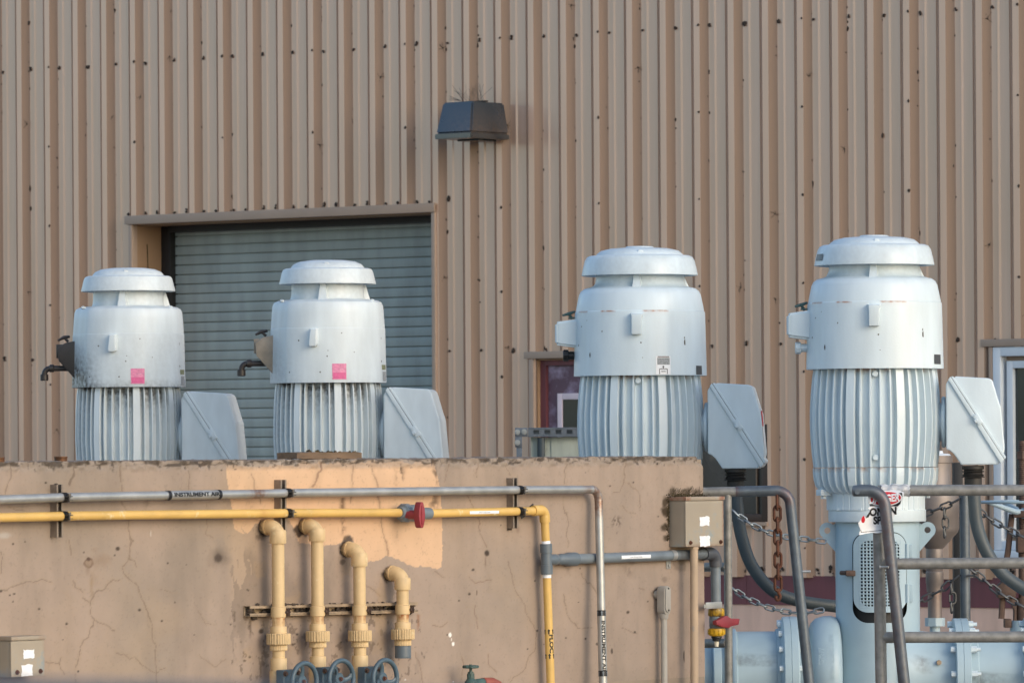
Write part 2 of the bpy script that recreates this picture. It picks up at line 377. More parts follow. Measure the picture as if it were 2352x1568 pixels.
# maroon flashing and foundation
for (za, zb, y, mname, nm) in ((z_mar, z_base+.012, -.012, 'maroon', 'base_flashing'), (0, z_mar, -.004, 'foundation', 'foundation_wall')):
    xs = sorted([-9, s_door0, s_door1, s_ent0, s_ent1, 10.4]); xs = [(xs[0], xs[1]), (xs[2], xs[3]), (xs[4], xs[5])]
    for xa, xb in xs:
        b = MB(BACK); n = max(1, int((xb-xa)/.45))
        for i in range(n):
            x0 = xa+(xb-xa)*i/n; x1 = xa+(xb-xa)*(i+1)/n
            b.box((x0, y, za), (x1 - (.003 if nm == 'base_flashing' else 0), .2, zb))
        obj(nm, b, mname, bld)
b = MB(BACK)
for i in range(46):
    xx = rr.uniform(S(1640), S(2350)); b.blob((xx, -.008, z_base+rr.uniform(.03, .06)), rr.uniform(.006, .013), (1.2, .5, 1), .5, 1, rr)
obj('base_dirt', b, 'cob', bld)['kind'] = 'stuff'
# ---- roller door
RD = .34
b = MB(BACK)
b.box((s_door0-.02, .0, 0), (s_door0, RD, z_door)); b.box((s_door1, .0, 0), (s_door1+.02, RD, z_door)); b.box((s_door0, .0, z_door-.02), (s_door1, RD, z_door))
obj('door_reveal', b, 'reveal', bld)
rd = MB(BACK); pz = 21.8*44.6/F; z = z_door - .03; x0, x1 = s_door0+.1, s_door1-.004; sec = []
while z > -pz:
    sec += [(RD-.010, z), (RD-.0118, z-.005), (RD-.0125, z-pz*.4), (RD-.0122, z-pz*.7), (RD-.0115, z-pz*.87), (RD+.010, z-pz*.88), (RD+.010, z-pz*.985)]
    z -= pz
for (ya, za), (yb, zb) in zip(sec, sec[1:]): rd.face([rd._v((x0, ya, za)), rd._v((x1, ya, za)), rd._v((x1, yb, zb)), rd._v((x0, yb, zb))])
bmesh.ops.remove_doubles(rd.bm, verts=rd.bm.verts[:], dist=1e-5)
rdo = obj('roller_door', rd, 'shutter', bld, recalc=False, smooth=40)
b = MB(BACK); b.box((s_door0+.002, RD-.07, 0), (s_door0+.10, RD+.02, z_door-.021), .006); obj('guide_rail', b, 'black', rdo)
b = MB(BACK); b.box((s_door0+.1, RD-.10, z_door-.07), (s_door1-.003, RD-.03, z_door-.021)); obj('guide_rail', b, 'black', rdo)
b = MB(BACK)   # header and jamb trims stand proud of the ribs
b.box((s_door0-.065, -.075, z_door-.012), (s_door1+.035, -.058, z_door+.055), .003); b.box((s_door0-.065, -.058, z_door+.040), (s_door1+.035, .0, z_door+.055)); b.box((s_door0-.065, -.058, z_door-.012), (s_door1+.035, .0, z_door-.003))
obj('door_header', b, 'trim', bld)
for xa in (s_door0-.032, s_door1-.004):
    b = MB(BACK); b.box((xa, -.066, 0), (xa+.034, .0, z_door-.014), .004); obj('door_jamb', b, 'trim', bld)
b = MB(BACK); b.box((s_door1+.031, -.012, 0), (s_door1+.078, -.001, z_door+.03)); obj('jamb_gap', b, 'bronze', bld)
b = MB(BACK); b.blob((s_door0+.004, .12, Z(330, 640)), .035, (.3, 1, 1.7), .3, 2, rr); b.tube([(s_door0+.003, .11, Z(330, 560)), (s_door0+.003, .12, Z(330, 640))], .004, 5); obj('wasp_nest', b, 'moss', bld)
# ---- entry door
DD = .052
b = MB(BACK)
b.box((s_ent0-.012, -.03, 0), (s_ent0, DD, z_ent-.003)); b.box((s_ent1, -.03, 0), (s_ent1+.012, DD, z_ent-.003)); b.box((s_ent0, -.03, z_ent-.012), (s_ent1, DD, z_ent-.0035))
obj('door_reveal', b, 'reveal', bld)
b = MB(BACK); b.box((s_ent0-.10, -.066, z_ent), (s_ent1+.1, .0, z_ent+.052), .004); obj('door_header', b, 'trim', bld)
for xa in (s_ent0-.06, s_ent1+.012):
    b = MB(BACK); b.box((xa, -.06, 0), (xa+.046, .0, z_ent-.004), .004); obj('door_jamb', b, 'trim', bld)
b = MB(BACK)
b.box((s_ent0+.001, DD-.05, 0), (s_ent0+.05, DD, z_ent-.013)); b.box((s_ent1-.05, DD-.05, 0), (s_ent1-.001, DD, z_ent-.013)); b.box((s_ent0+.05, DD-.05, z_ent-.05), (s_ent1-.05, DD, z_ent-.013))
fr = obj('door_frame', b, 'maroon', bld)
b = MB(BACK); b.box((s_ent0+.052, DD-.02, 0), (s_ent1-.052, DD+.03, z_ent-.052)); ed = obj('entry_door', b, 'door', bld)
wx0 = bl(1277, 950, 0).x; wx1 = s_ent1-.18; wz1 = Z(1290, 903); wz0 = wz1-.62
b = MB(BACK)
for lo, hi in (((wx0, wz0), (wx0+.045, wz1)), ((wx1-.045, wz0), (wx1, wz1)), ((wx0+.045, wz1-.045), (wx1-.045, wz1)), ((wx0+.045, wz0), (wx1-.045, wz0+.045))):
    b.box((lo[0], DD-.036, lo[1]), (hi[0], DD-.021, hi[1]), .003)
obj('window_frame', b, 'door_trim', ed)
b = MB(BACK); b.box((wx0+.046, DD-.028, wz0+.046), (wx1-.046, DD-.0215, wz1-.046)); obj('pane', b, 'glass', ed)
# ---- white window at the right
b = MB(BACK)
def rectframe(b, x0, x1, z0, z1, t, y0, y1, bev=.003):
    b.box((x0, y0, z0), (x0+t, y1, z1), bev); b.box((x1-t, y0, z0), (x1, y1, z1), bev); b.box((x0+t, y0, z1-t), (x1-t, y1, z1), bev); b.box((x0+t, y0, z0), (x1-t, y1, z0+t), bev)
rectframe(b, s_win0+.002, s_win1, zw0, zw1, .062, -.05, .08); win = obj('window', b, 'white', bld)
b = MB(BACK); rectframe(b, s_win0+.095, s_win1-.1, zw0+.09, zw1-.095, .05, -.02, .06); obj('window_sash', b, 'white', win)
b = MB(BACK); b.box((s_win0+.064, .03, zw0+.062), (s_win1-.06, .05, zw1-.062)); obj('window_stop', b, 'trim', win)
b = MB(BACK); b.box((s_win0+.14, .012, zw0+.13), (s_win1-.14, .02, zw1-.14)); obj('pane', b, 'glass', win)
b = MB(BACK); b.box((s_win0-.09, -.062, zw1+.004), (s_win1+.09, .0, zw1+.055), .003); obj('window_header', b, 'trim', win)
b = MB(BACK); b.box((s_win0-.032, -.052, zw0), (s_win0-.001, .0, zw1+.002), .003); obj('window_jamb', b, 'trim', win)
b = MB(BACK); b.box((s_win0, -.07, zw0-.06), (s_win1, .02, zw0-.002), .004); obj('window_sill', b, 'white', win)
# ---- bronze window low in the wall
b = MB(BACK); rectframe(b, s_bw0, s_bw1, zb0, zb1, .055, -.045, .1); win = obj('window', b, 'bronze', bld); win['label'] = 'dark bronze framed window low in the wall'
b = MB(BACK); b.box((s_bw0+.056, .03, zb0+.056), (s_bw1-.056, .04, zb1-.056)); obj('pane', b, 'bronzeglass', win)
b = MB(BACK); xm = S(1736, 1100); b.box((xm-.008, .012, zb0+.056), (xm, .029, zb1-.056)); obj('mullion', b, 'reveal', win)
b = MB(BACK); b.box((s_bw0, -.06, zb0-.03), (s_bw1, .02, zb0-.003), .003); obj('window_sill', b, 'trim', win)
# an old fixture left a faded oblong mark on the sheet: two flat pieces of older, greyer paint on pan and rib
# ---- lamp on the wall
LA = lambda x, y, o: bl(918.6+x*.2538, 153+y*.2538, o)
lamp = thing('wall_lamp', 'blue black wedge shaped wall lamp high on the metal wall', 'lamp', BACK.w(LA(950, 640, .05)), -AL)
yo = -.048*K
xr = LA(945, 300, .05).x; zt = LA(700, 322, .3).z; zb_ = LA(640, 606, .36).z; zb2 = LA(640, 655, .36).z
wd_t, wd_b = .284, .335; dp_t, dp_b = .368, .445
def wedge(b, xr0, z0, xr1, z1, w0, w1, d0, d1, bev=.006):
    A = [b._v(p) for p in ((xr0-w0, -.05, z0), (xr0, -.05, z0), (xr0, -.05-d0, z0), (xr0-w0, -.05-d0, z0))]
    B = [b._v(p) for p in ((xr1-w1, -.05, z1), (xr1, -.05, z1), (xr1, -.05-d1, z1), (xr1-w1, -.05-d1, z1))]
    fs = [b.face(A), b.face(B[::-1])] + [b.face((A[k], B[k], B[(k+1) % 4], A[(k+1) % 4])) for k in range(4)]
    bmesh.ops.recalc_face_normals(b.bm, faces=fs); bmesh.ops.bevel(b.bm, geom=list({e for f in fs for e in f.edges}), offset=bev, segments=2, affect='EDGES')
b = MB(BACK); wedge(b, xr+.045, zb_, xr, zt, wd_b, wd_t, dp_b, dp_t, .012)
obj('housing', b, 'blueblack', lamp, {'dirt': lambda c: .9*sst(-c[:, 2], -(zb_+.09-lamp.location.z), -(zb_-lamp.location.z))*(c[:, 0] > -.06)})
b = MB(BACK); wedge(b, xr+.048, zb2, xr+.048, zb_-.002, wd_b+.006, wd_b+.006, dp_b+.006, dp_b+.006, .005)
obj('door_rim', b, 'blueblack', lamp, {'dirt': lambda c: .35*(c[:, 0] > -.06)})
b = MB(BACK); b.box((xr-.22, -.33, zb2-.012), (xr-.02, -.12, zb2-.001), .004); obj('lens', b, 'glass', lamp)
b = MB(BACK); b.box((xr-.15, -.05, zb_+.02), (xr-.03, -.046, zt-.03)); obj('back_plate', b, 'black', lamp)
sp = thing('bird_spikes', 'bristling row of thin wire bird spikes on top of the wall lamp', 'bird spikes', BACK.w((xr-.14, -.25, zt)), -AL)
b = MB(BACK); b.box((xr-.245, -.275, zt+.002), (xr-.002, -.235, zt+.012), .002); obj('strip', b, 'gland', sp)
b = MB(BACK)
for i in range(30):
    x = xr-.24+.225*rr.random(); a = rr.uniform(-.9, .7); l = rr.uniform(.08, .15); t = rr.uniform(-.7, .7)
    d = Vector((math.sin(a), math.sin(t)*.7, math.cos(a)*math.cos(t))).normalized()*l
    b.tube([(x, -.255, zt+.01), Vector((x, -.255, zt+.01))+d*.5+Vector((0, 0, .006)), Vector((x, -.255, zt+.01))+d], .0011, 4)
for i in range(3):
    b.tube([(xr-.24, -.26, zt+.02), (xr-.34, -.27, zt+.03+.014*i)], .0016, 4)
obj('wires', b, 'wire', sp)
# ================================================================== pump motors
ROW = Frame(P(1471, 900, 31.0), -AL)
def rowpt(u):
    p = ROW.w(ROW.at(u, 900)); return p
def polar(r, th, z): return Vector((r*math.sin(th), -r*math.cos(th), z))
def make_motor(name, large, u, vtop, vbase):
    c = rowpt(u); s = c.y/F
    vroll = ROLL*(u-PU)
    ztop = H - (vtop + vroll - PV)*s; Hm = (vbase-vtop)*s; zb = ztop - Hm
    root = thing(name, None, 'motor', (c.x, c.y, zb), 0)
    fr = Frame((c.x, c.y, zb), 0)
    z = lambda v: (vbase - v)*s
    pm = 'paint' if large else 'paint2'
    rnd = random.Random(5 if large else 6)
    if large:
        cap = [(0, 540), (30, 540.5), (33, 542), (34, 543.5), (70, 546), (92, 551), (101, 558), (104, 562), (118, 563), (125, 566), (130, 574), (134.5, 592), (137.6, 607), (137.6, 610), (134, 610.5), (131, 606), (104, 600), (0, 600)]
        neck = [(104, 598), (104.5, 620), (106, 628), (110, 634), (118, 638), (118, 645)]
        up = [(100, 637), (118, 637.5), (132, 641), (140, 647), (144.5, 656), (148.5, 675), (152, 693), (152, 696.5)]
        low = [(151, 694), (154, 696.2), (154.4, 700), (157.6, 845), (157.6, 847.5), (154, 848), (143, 846), (120, 842)]
        body = [(120, 842, 0), (143, 845, 1), (146, 862, 1), (150, 900, 1), (152.5, 940, 1), (153, 970, 1), (152, 1000, 1), (149, 1040, 1), (145, 1072, 1)]
        bell = [(146.5, 1073.5, 1), (146.5, 1085, 1), (145, 1100, 1), (141, 1114, 1), (132, 1126, .7), (122, 1131, .3), (115, 1133, 0), (113, 1140, 0), (113, 1170, 0), (0, 1170, 0)]
        seam, hb, ht = 696, 847, 637; pad0 = 19; finh = 16; bw = 9.5
    else:
        cap = [(0, 615), (40, 616), (62, 619), (76, 625), (81, 631), (83, 634), (94, 634.5), (99, 637), (102, 643), (105, 656), (108, 667), (108, 669.5), (105, 670), (102, 666), (82, 660), (0, 660)]
        neck = [(80.5, 655), (81, 690), (82, 700), (85, 705), (90, 709)]
        up = [(80, 703.5), (95, 704), (112, 706.5), (120, 711), (123.3, 718), (125, 735), (127, 766), (127, 769)]
        low = [(126.5, 767.5), (127.6, 768.5), (128, 772), (130, 887), (130, 889.5), (127, 890), (119, 888), (100, 884)]
        body = [(100, 884, 0), (117, 888, 1), (120, 905, 1), (122.5, 940, 1), (123.5, 980, 1), (124, 1010, 1), (122, 1050, 1), (119, 1092, 1)]
        bell = [(120, 1093.5, 1), (120, 1105, 1), (116, 1125, 1), (106, 1140, .5), (95, 1145, 0), (94, 1175, 0), (0, 1175, 0)]
        seam, hb, ht = 768, 889, 703; pad0 = 12; finh = 14; bw = 9.0
    pr = lambda L: [(r*s, z(v)) for r, v in L]
    def flat(th, r, zz):
        if large: return r
        q = r
        for t0 in (-62, 118, 28, 208):
            d = abs((math.degrees(th)-t0+180) % 360-180)
            lim = (.955 if t0 in (-62, 118) else .99)*r
            if d < 60: q = min(q, lim/math.cos(math.radians(d)) if d < 40 else 9)
        return q
    b = MB(fr); b.lathe(pr(cap), 96)
    dz = z(560 if large else 630)
    b.prism([(-.022, dz-.012), (.022, dz-.012), (.012, dz+.018), (-.010, dz+.022)], -.99*(101 if large else 78)*s, -.80*(101 if large else 78)*s, .004)
    o = obj('cap', b, pm, root, {'dirt': lambda cc: .10+0*cc[:, 0]})
    b = MB(fr); b.lathe(pr(neck), 72)
    for k in range(3):
        th = math.radians(-5+120*k); X = Matrix.Rotation(th, 4, 'Z'); b.X = X
        rn = (104 if large else 81)*s; rt = (128 if large else 100)*s; za, zc = z(609 if large else 668), z(640 if large else 706)
        w0, w1 = (9, 11.5) if large else (7.5, 12)
        A = [b._v((-w0*s, -rn*.97, za)), b._v((w0*s, -rn*.97, za)), b._v((w1*s, -rn*.97, zc)), b._v((-w1*s, -rn*.97, zc))]
        B = [b._v((-w0*s*.7, -rn-.022, za)), b._v((w0*s*.7, -rn-.022, za)), b._v((w1*s*.8, -rt, zc)), b._v((-w1*s*.8, -rt, zc))]
        for k2 in range(4): b.face((A[k2], A[(k2+1) % 4], B[(k2+1) % 4], B[k2]))
        b.face(B)
    obj('intake_neck', b, pm, root, {'dirt': lambda cc: .25*sst(cc[:, 2], z(640 if large else 706), z(636 if large else 690))*0+.12})
    b = MB(fr); b.lathe(pr(up), 112, rf=flat)
    for k in range(2 if not large else 0):
        th = math.radians((-62, 62)[k]); p = polar(113*s, th, z(707)); b.blob(p, .012, (1.3, 1.3, .8), .1, 1, rnd)
    obj('upper_hood', b, pm, root)
    b = MB(fr); b.lathe(pr(low), 128, rf=flat)
    if large: at = {'rust': lambda cc: .9*sst(cc[:, 2], z(seam+5), z(seam+.5))*(vnoise(np.arctan2(cc[:, 0], -cc[:, 1])*6+9, cc[:, 2]*0, 3) > .55)}
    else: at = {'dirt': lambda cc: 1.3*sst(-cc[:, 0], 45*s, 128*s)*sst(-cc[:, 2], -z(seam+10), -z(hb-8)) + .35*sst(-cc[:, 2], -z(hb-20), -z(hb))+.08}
    mid = low[2:4]
    # more rings between seam and skirt so the wear mask has somewhere to live
    if True:
        b.bm.free(); b.bm = bmesh.new(); L = low[:3] + [(low[2][0]+(low[3][0]-low[2][0])*k/14, low[2][1]+(low[3][1]-low[2][1])*k/14) for k in range(1, 14)] + low[3:]
        b.lathe(pr(L), 128, rf=flat)
    rk = random.Random(21 if large else 22); b.mi = 1
    for _ in range(9):      # chipped paint
        th = math.radians(rk.uniform(-75, 75)); v0 = rk.uniform(seam+8, hb-6); zq = z(v0); f0 = (v0-low[2][1])/(low[3][1]-low[2][1]); rq = flat(th, (low[2][0]+(low[3][0]-low[2][0])*f0)*s, zq)+.0007; w_ = rk.uniform(.0025, .006); h_ = w_*rk.choice((.8, 1.2, 1.5, 3.2))
        vs = [b._v(polar(rq, th + w_/rq*math.cos(a)*rk.uniform(.6, 1.2), zq + h_*math.sin(a)*rk.uniform(.6, 1.2))) for a in [k*PI/4 for k in range(8)]]; b.face(vs)
    b.mi = 0
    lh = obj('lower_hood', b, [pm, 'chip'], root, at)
    def rl(zz):    # hood radius at a height
        zs = [p[1] for p in pr(low[2:4])][::-1]; rs_ = [p[0] for p in pr(low[2:4])][::-1]; return float(np.interp(zz, zs, rs_))
    # hook on the hood
    b = MB(fr); th = math.radians(-3.5 if large else -12); b.X = Matrix.Rotation(th, 4, 'Z')
    if large:
        r0 = rl(z(720))-.012; b.prism([(-.042, z(702)), (.040, z(702)), (.028, z(714)), (.024, z(752)), (-.033, z(752)), (-.035, z(714))], -r0-.05, -r0, .006, top=[(-.033, z(704)), (.028, z(704)), (.022, z(714)), (.020, z(752)), (-.031, z(752)), (-.031, z(714))])
    else:
        r0 = rl(z(790))-.010; b.prism([(-.020, z(770)), (.026, z(770)), (.026, z(806)), (.018, z(809)), (-.022, z(809)), (-.027, z(804))], -r0-.045, -r0, .008, 3, top=[(-.014, z(771)), (.022, z(771)), (.022, z(806)), (.014, z(810)), (-.020, z(810)), (-.024, z(804))])
    obj('hook', b, pm, root)
    # finned body
    def ring(R, finf):
        out = []
        def rad(deg):
            deg = (deg - pad0) % 45; d = min(deg, 45-deg); q = R - finh*s*finf
            if d < 3.7: return R/math.cos(math.radians(d))*.9985
            if d < 4.3: return R - finh*s*finf*(d-3.7)/.6
            for k in range(4):
                f = 9 + 9*k; e = abs(deg-f)
                tip = R*.994 if k in (0, 3) else R*.985
                if e < .62: return tip
                if e < 1.25: return max(q, tip - (tip-q)*(e-.62)/.63)
            return q
        angs = []
        for k in range(8):
            b0 = pad0+45*k; angs += [b0-4.35, b0-3.65, b0, b0+3.65, b0+4.35]
            for j in range(4):
                f = b0+9+9*j; angs += [f-1.3, f-.6, f+.6, f+1.3]
        for a in sorted(set(round(a % 360, 3) for a in angs)): out.append((math.radians(a), rad(a)))
        return out
    def finned(L):
        rows = []
        for R, v, f in L:
            if R == 0: rows.append([b._v((0, 0, z(v)))]); continue
            rows.append([b._v(polar(r, t, z(v))) for t, r in ring(R*s, f)])
        for A, B in zip(rows, rows[1:]):
            for k in range(len(A)):
                k2 = (k+1) % len(A)
                if len(B) == 1: b.face((A[k], B[0], A[k2]))
                else: b.face((A[k], B[k], B[k2], A[k2]))
    b = MB(fr); finned(body[:2] + [(body[1][0]+(body[2][0]-body[1][0])*k/4, body[1][1]+(body[2][1]-body[1][1])*k/4, 1) for k in (1, 2, 3)] + body[2:])
    if large: at = {'rust': lambda cc: .8*sst(cc[:, 2], z(hb+14), z(hb+2))*(vnoise(np.arctan2(cc[:, 0], -cc[:, 1])*14+9, cc[:, 2]*0, 4) > .62)*(np.hypot(cc[:, 0], cc[:, 1]) < 140*s)}
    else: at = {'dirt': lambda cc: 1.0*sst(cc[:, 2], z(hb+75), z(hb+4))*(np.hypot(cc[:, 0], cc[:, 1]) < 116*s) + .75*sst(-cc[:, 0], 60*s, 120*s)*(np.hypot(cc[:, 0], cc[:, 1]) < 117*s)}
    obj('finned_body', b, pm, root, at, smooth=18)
    b = MB(fr); finned(bell)
    for k in range(8):
        if large and k in (0, 2, 4, 6):
            p = polar(129*s, math.radians(pad0+45*k), z(1131)); b.X = Matrix.Translation(p) @ Matrix.Rotation(math.radians(pad0+45*k), 4, 'Z'); b.box((-.034, -.03, -.013), (.034, .03, .02), .004); b.cyl((0, 0, -.03), (0, 0, -.012), .016, 6); b.X = Matrix()
    be = obj('end_bell', b, pm, root, {'rust': lambda cc: .7*sst(cc[:, 2], z(1082), z(1074))*(vnoise(np.arctan2(cc[:, 0], -cc[:, 1])*9+9, cc[:, 2]*0, 5) > .6)} if large else None, smooth=18)
    if large:
        for v in (860, 1050): b = MB(fr); b.cyl(polar(138*s, math.radians(-3.5), z(v)), polar(141*s, math.radians(-3.5), z(v)), .016, 20, bev=.003); obj('plug', b, pm, root)
    # sight box on the left
    b = MB(fr)
    if large:
        x0, x1 = -(2009.5-1808)*s, -146*s
        xs = [(x0, 717+3, 775-4, .055), (x0+.012, 717+1, 775-1.5, .065), (x1+.01, 711, 781, .085), (x1+.05, 706, 785, .10)]
        rows = [[b._v((x, -d, z(vb))), b._v((x, d, z(vb))), b._v((x, d, z(va))), b._v((x, -d, z(va)))] for x, va, vb, d in xs]
        b.face(rows[0]); b.face(rows[-1][::-1])
        for A, B in zip(rows, rows[1:]):
            for k in range(4): b.face((A[k], A[(k+1) % 4], B[(k+1) % 4], B[k]))
        bmesh.ops.recalc_face_normals(b.bm, faces=b.bm.faces[:])
        bmesh.ops.bevel(b.bm, geom=[e for e in b.bm.edges if e.calc_face_angle(0) > .5], offset=.012, segments=3, affect='EDGES')
        b.box((x1-.012, -.05, z(820)), (x1+.06, .05, z(776)), .004)
        sb = obj('sight_box', b, pm, root)
        b = MB(fr); b.tube([(x1-.035, 0, z(711)), (x1-.05, -.01, z(701))], .008, 8); b.tube([(x1-.085, -.03, z(703)), (x1-.05, -.01, z(699)), (x1-.02, .01, z(694))], [.006, .010, .006], 8); b.box((x1-.055, -.02, z(711)), (x1+.02, .02, z(707)), .003)
        obj('wing_nut', b, 'green', sb)
        b = MB(fr); b.cyl((x1-.02, -.01, z(798)), (x1-.055, -.01, z(798)), .022, 14); b.cyl((x1-.055, -.01, z(798)), (x1-.085, -.01, z(798)), .032, 8, bev=.004)
        obj('drain_fitting', b, pm, sb)
    else:
        x1 = -124*s; x0 = -(296-133)*s
        b.prism([(x0, z(797)), (x0, z(824)), (x1+.03, z(883)), (x1+.03, z(781)), (x0+.03, z(787))], -.085, .085, .006, top=[(x0+.005, z(799)), (x0+.012, z(828)), (x1+.03, z(880)), (x1+.03, z(781)), (x0+.05, z(787))])
        b.box((x0-.004, -.06, z(822)), (x0+.035, .07, z(790)), .005)
        sb = obj('oil_box', b, 'oil', root)
        b = MB(fr); b.tube([(x1-.035, -.02, z(784)), (x1-.06, -.02, z(774))], .008, 8); b.tube([(x1-.095, -.03, z(781)), (x1-.06, -.02, z(774)), (x1-.028, -.01, z(772))], [.006, .011, .008], 8)
        obj('wing_nut', b, 'oil', sb)
        b = MB(fr); xa = x1-.01; xb = -(296-103)*s; zz = z(845)
        b.tube([(xa, -.03, zz)] + bend((xa, -.03, zz), (xb, -.03, zz), (xb, -.03, z(873)), .035, 6) + [(xb, -.03, z(862))], .0165, 12)
        b.cyl((xb, -.03, z(858)), (xb, -.03, z(873)), .024, 12, bev=.004); b.cyl((xb+.030, -.03, zz), (xb+.058, -.03, zz), .023, 12, bev=.004)
        obj('drain_pipe', b, 'oil', root)
    # terminal box with a slanting lid seam
    sx = -5*math.pi/180; dep = .17*(1.0 if large else 1.08); off = math.tan(5*math.pi/180)*dep
    X = Matrix.Rotation(sx, 4, 'Z')
    if large: T = lambda x, y: ((x-2009.5)*s + off, z(y))
    else: T = lambda x, y: ((x-2166+421-296)*s + off, z(y-878+912))
    b = MB(fr); b.X = X
    b.prism([T(*p) for p in ((2166, 884), (2174, 871), (2180, 874), (2290, 1058), (2284, 1068), (2200, 1068), (2184, 1044), (2175, 1036), (2166, 1032))], -dep, dep, .012, 3)
    tb = obj('terminal_box', b, pm, root)
    b = MB(fr); b.X = X
    b.prism([T(*p) for p in ((2183, 873), (2187, 866), (2264, 871), (2272, 876), (2278, 896), (2286, 924), (2291, 938), (2299, 1030), (2297, 1042), (2290, 1050))], -dep+.004, dep-.004, .014, 3)
    ld = obj('lid', b, pm, tb)
    b = MB(fr); b.X = X
    b.prism([T(*p) for p in ((2171, 874), (2176.5, 866.5), (2298, 1057), (2290, 1066))], -dep-.014, dep+.014, .005, 2)
    b.prism([T(*p) for p in ((2177.5, 867), (2183, 866), (2302, 1051), (2298.5, 1057))], -dep-.010, dep+.010, .004, 2)
    obj('rim', b, pm, tb)
    b = MB(fr); b.X = X
    b.prism([T(*p) for p in ((2176.3, 866.8), (2177.8, 866.4), (2299, 1056.5), (2297.6, 1057.6))], -dep-.0085, dep+.0085)
    obj('gasket', b, 'black', tb)
    b = MB(fr); b.X = X
    b.prism([T(*p) for p in ((2226, 957), (2236, 951), (2250, 972), (2240, 979))], -dep-.026, -dep+.02, .005, 2)
    b.prism([T(*p) for p in ((2229, 967), (2236, 963), (2240, 969), (2233, 974))], -dep-.032, -dep+.02, .003, 1)
    obj('clasp', b, pm, tb)
    b = MB(fr); b.X = X; za = z(970 if large else 1004)
    x0_, x1_ = ((130 if large else 105)*s, T(2168, 900)[0])
    b.cyl((x0_, 0, za), (x1_-.012, 0, za), .10, 28); b.cyl((x1_-.030, 0, za), (x1_-.008, 0, za), .135, 32, bev=.006)
    obj('box_neck', b, pm, root)
    # labels: curved plates just proud of the skirt
    def plate(nm, th0, th1, va, vb, m, par=lh, e=.0016, R=None):
        b = MB(fr); rr_ = R or rl
        b.grid(lambda a, q: polar(rr_(z(va)+(z(vb)-z(va))*q)*(1.0 if large else flat(math.radians(th0+(th1-th0)*a), 1., 0))+e, math.radians(th0+(th1-th0)*a), z(va)+(z(vb)-z(va))*q), 10, 4)
        return obj(nm, b, m, par)
    return root, fr, s, z, plate, rl, flat, lh
asd = lambda px, r: math.degrees(math.asin(px/r))
MOTGRP = 'vertical pump motors in a row'
m4, fr4, s4, z4, plate, rl4, _, lh4 = make_motor('pump_motor', True, 2010, 540, 1170)
plate('dark_label', asd(129, 157), asd(146, 157), 838, 816, 'inklabel')
b = MB(fr4); b.grid(lambda a, q: polar((134+q*3.2)*s4+.0016, math.radians(-80+16*a), z4(584+15*q)), 6, 3); obj('dark_patch', b, 'inklabel', m4)
m3 = copy_tree(m4); c3 = rowpt(1471); m3.location = (c3.x, c3.y, H - (565.5+ROLL*295-PV)*c3.y/F - 630*s4)
for o in [x for x in bpy.data.objects if x.parent and wm(x.parent).translation == m3.location]:
    if o.name.startswith('dark_patch'): bpy.data.objects.remove(o)
fr3 = Frame(m3.location, 0); lh3 = [o for o in m3.children_recursive if o.name.startswith('lower_hood')][0]
for o in list(lh3.children): bpy.data.objects.remove(o)
def plate3(nm, x0, x1, va, vb, m, e=.0016):
    b = MB(fr3); z = lambda v: (1170-v)*s4
    b.grid(lambda a, q: polar(rl4(z(va)+(z(vb)-z(va))*q)+e, math.radians(asd(x0, 156)+(asd(x1, 156)-asd(x0, 156))*a), z(va)+(z(vb)-z(va))*q), 10, 4)
    return obj(nm, b, m, lh3)
D3 = -14
wl_ = plate3('warning_label', 33, 67, 846, 803, 'whitelabel')
def sub(nm, x0, x1, va, vb, m, e=.0026):
    o = plate3(nm, x0, x1, va, vb, m, e); o.parent = wl_; return o
sub('label_heading', 37, 64, 805.5, 803.5, 'rust'); sub('label_text', 36, 65, 823, 807, 'greylabel')
b = MB(fr3); zz = lambda v: (1170-v)*s4
def cur(x, y): return polar(rl4(y)+.003, math.asin(x/(156*s4)), y)
for (xa, ya, xb, yb) in ((41, 845, 41, 833), (59, 845, 59, 833), (41, 833, 59, 833), (45, 839, 55, 839), (50, 833, 50, 826), (48, 829, 50, 826), (52, 829, 50, 826)):
    b.tube([cur(xa*s4, zz(ya)), cur((xa+xb)/2*s4, zz((ya+yb)/2)), cur(xb*s4, zz(yb))], .0016, 4)
o = obj('label_drawing', b, 'ink', wl_)
plate3('dark_label', 128, 142, 846, 825, 'inklabel')
for o in m3.children_recursive:
    if o.name.startswith('drain_fitting'): o.data = o.data.copy(); o.data.materials[0] = M['black']
lid3 = [o for o in m3.children_recursive if o.name.startswith('lid')][0]
for (va, vb, mm, nm) in ((932, 968, 'red', 'red_label'), (972, 1010, 'whitelabel', 'white_label')):
    b = MB(fr3); b.X = Matrix.Rotation(math.radians(-5), 4, 'Z'); q = lambda v: ((2291+(v-938)*8/92-2009.5)*s4 + math.tan(math.radians(5))*.17 + .0015, (1170-v)*s4)
    (xa, za), (xb, zb3) = q(va), q(vb); b.grid(lambda i, j: (xb+(xa-xb)*j, -.13+.16*i, zb3+(za-zb3)*j), 3, 3); obj(nm, b, mm, lid3)
tag(m4, 'rightmost pale grey pump motor, standing clear of the concrete wall behind the railing', 'motor', MOTGRP)
tag(m3, 'large pale grey pump motor with a white warning label, beside the small plum door', 'motor', MOTGRP)
m1, fr1, s1, z1, plate, rl1, flat1, lh1 = make_motor('pump_motor', False, 296, 615, 1175)
pk = plate('pink_label', asd(13, 129), asd(44, 129), 883, 848, 'pinklabel')
o = plate('label_block', asd(15, 129), asd(42.5, 129), 881, 868, 'pinkstrong', e=.0026); o.parent = pk
plate('side_label', asd(120.5, 129.5), asd(128, 129.5), 861, 850, 'greenlabel'); plate('side_label', asd(122, 129.5), asd(128.2, 129.5), 886, 865, 'greylabel')
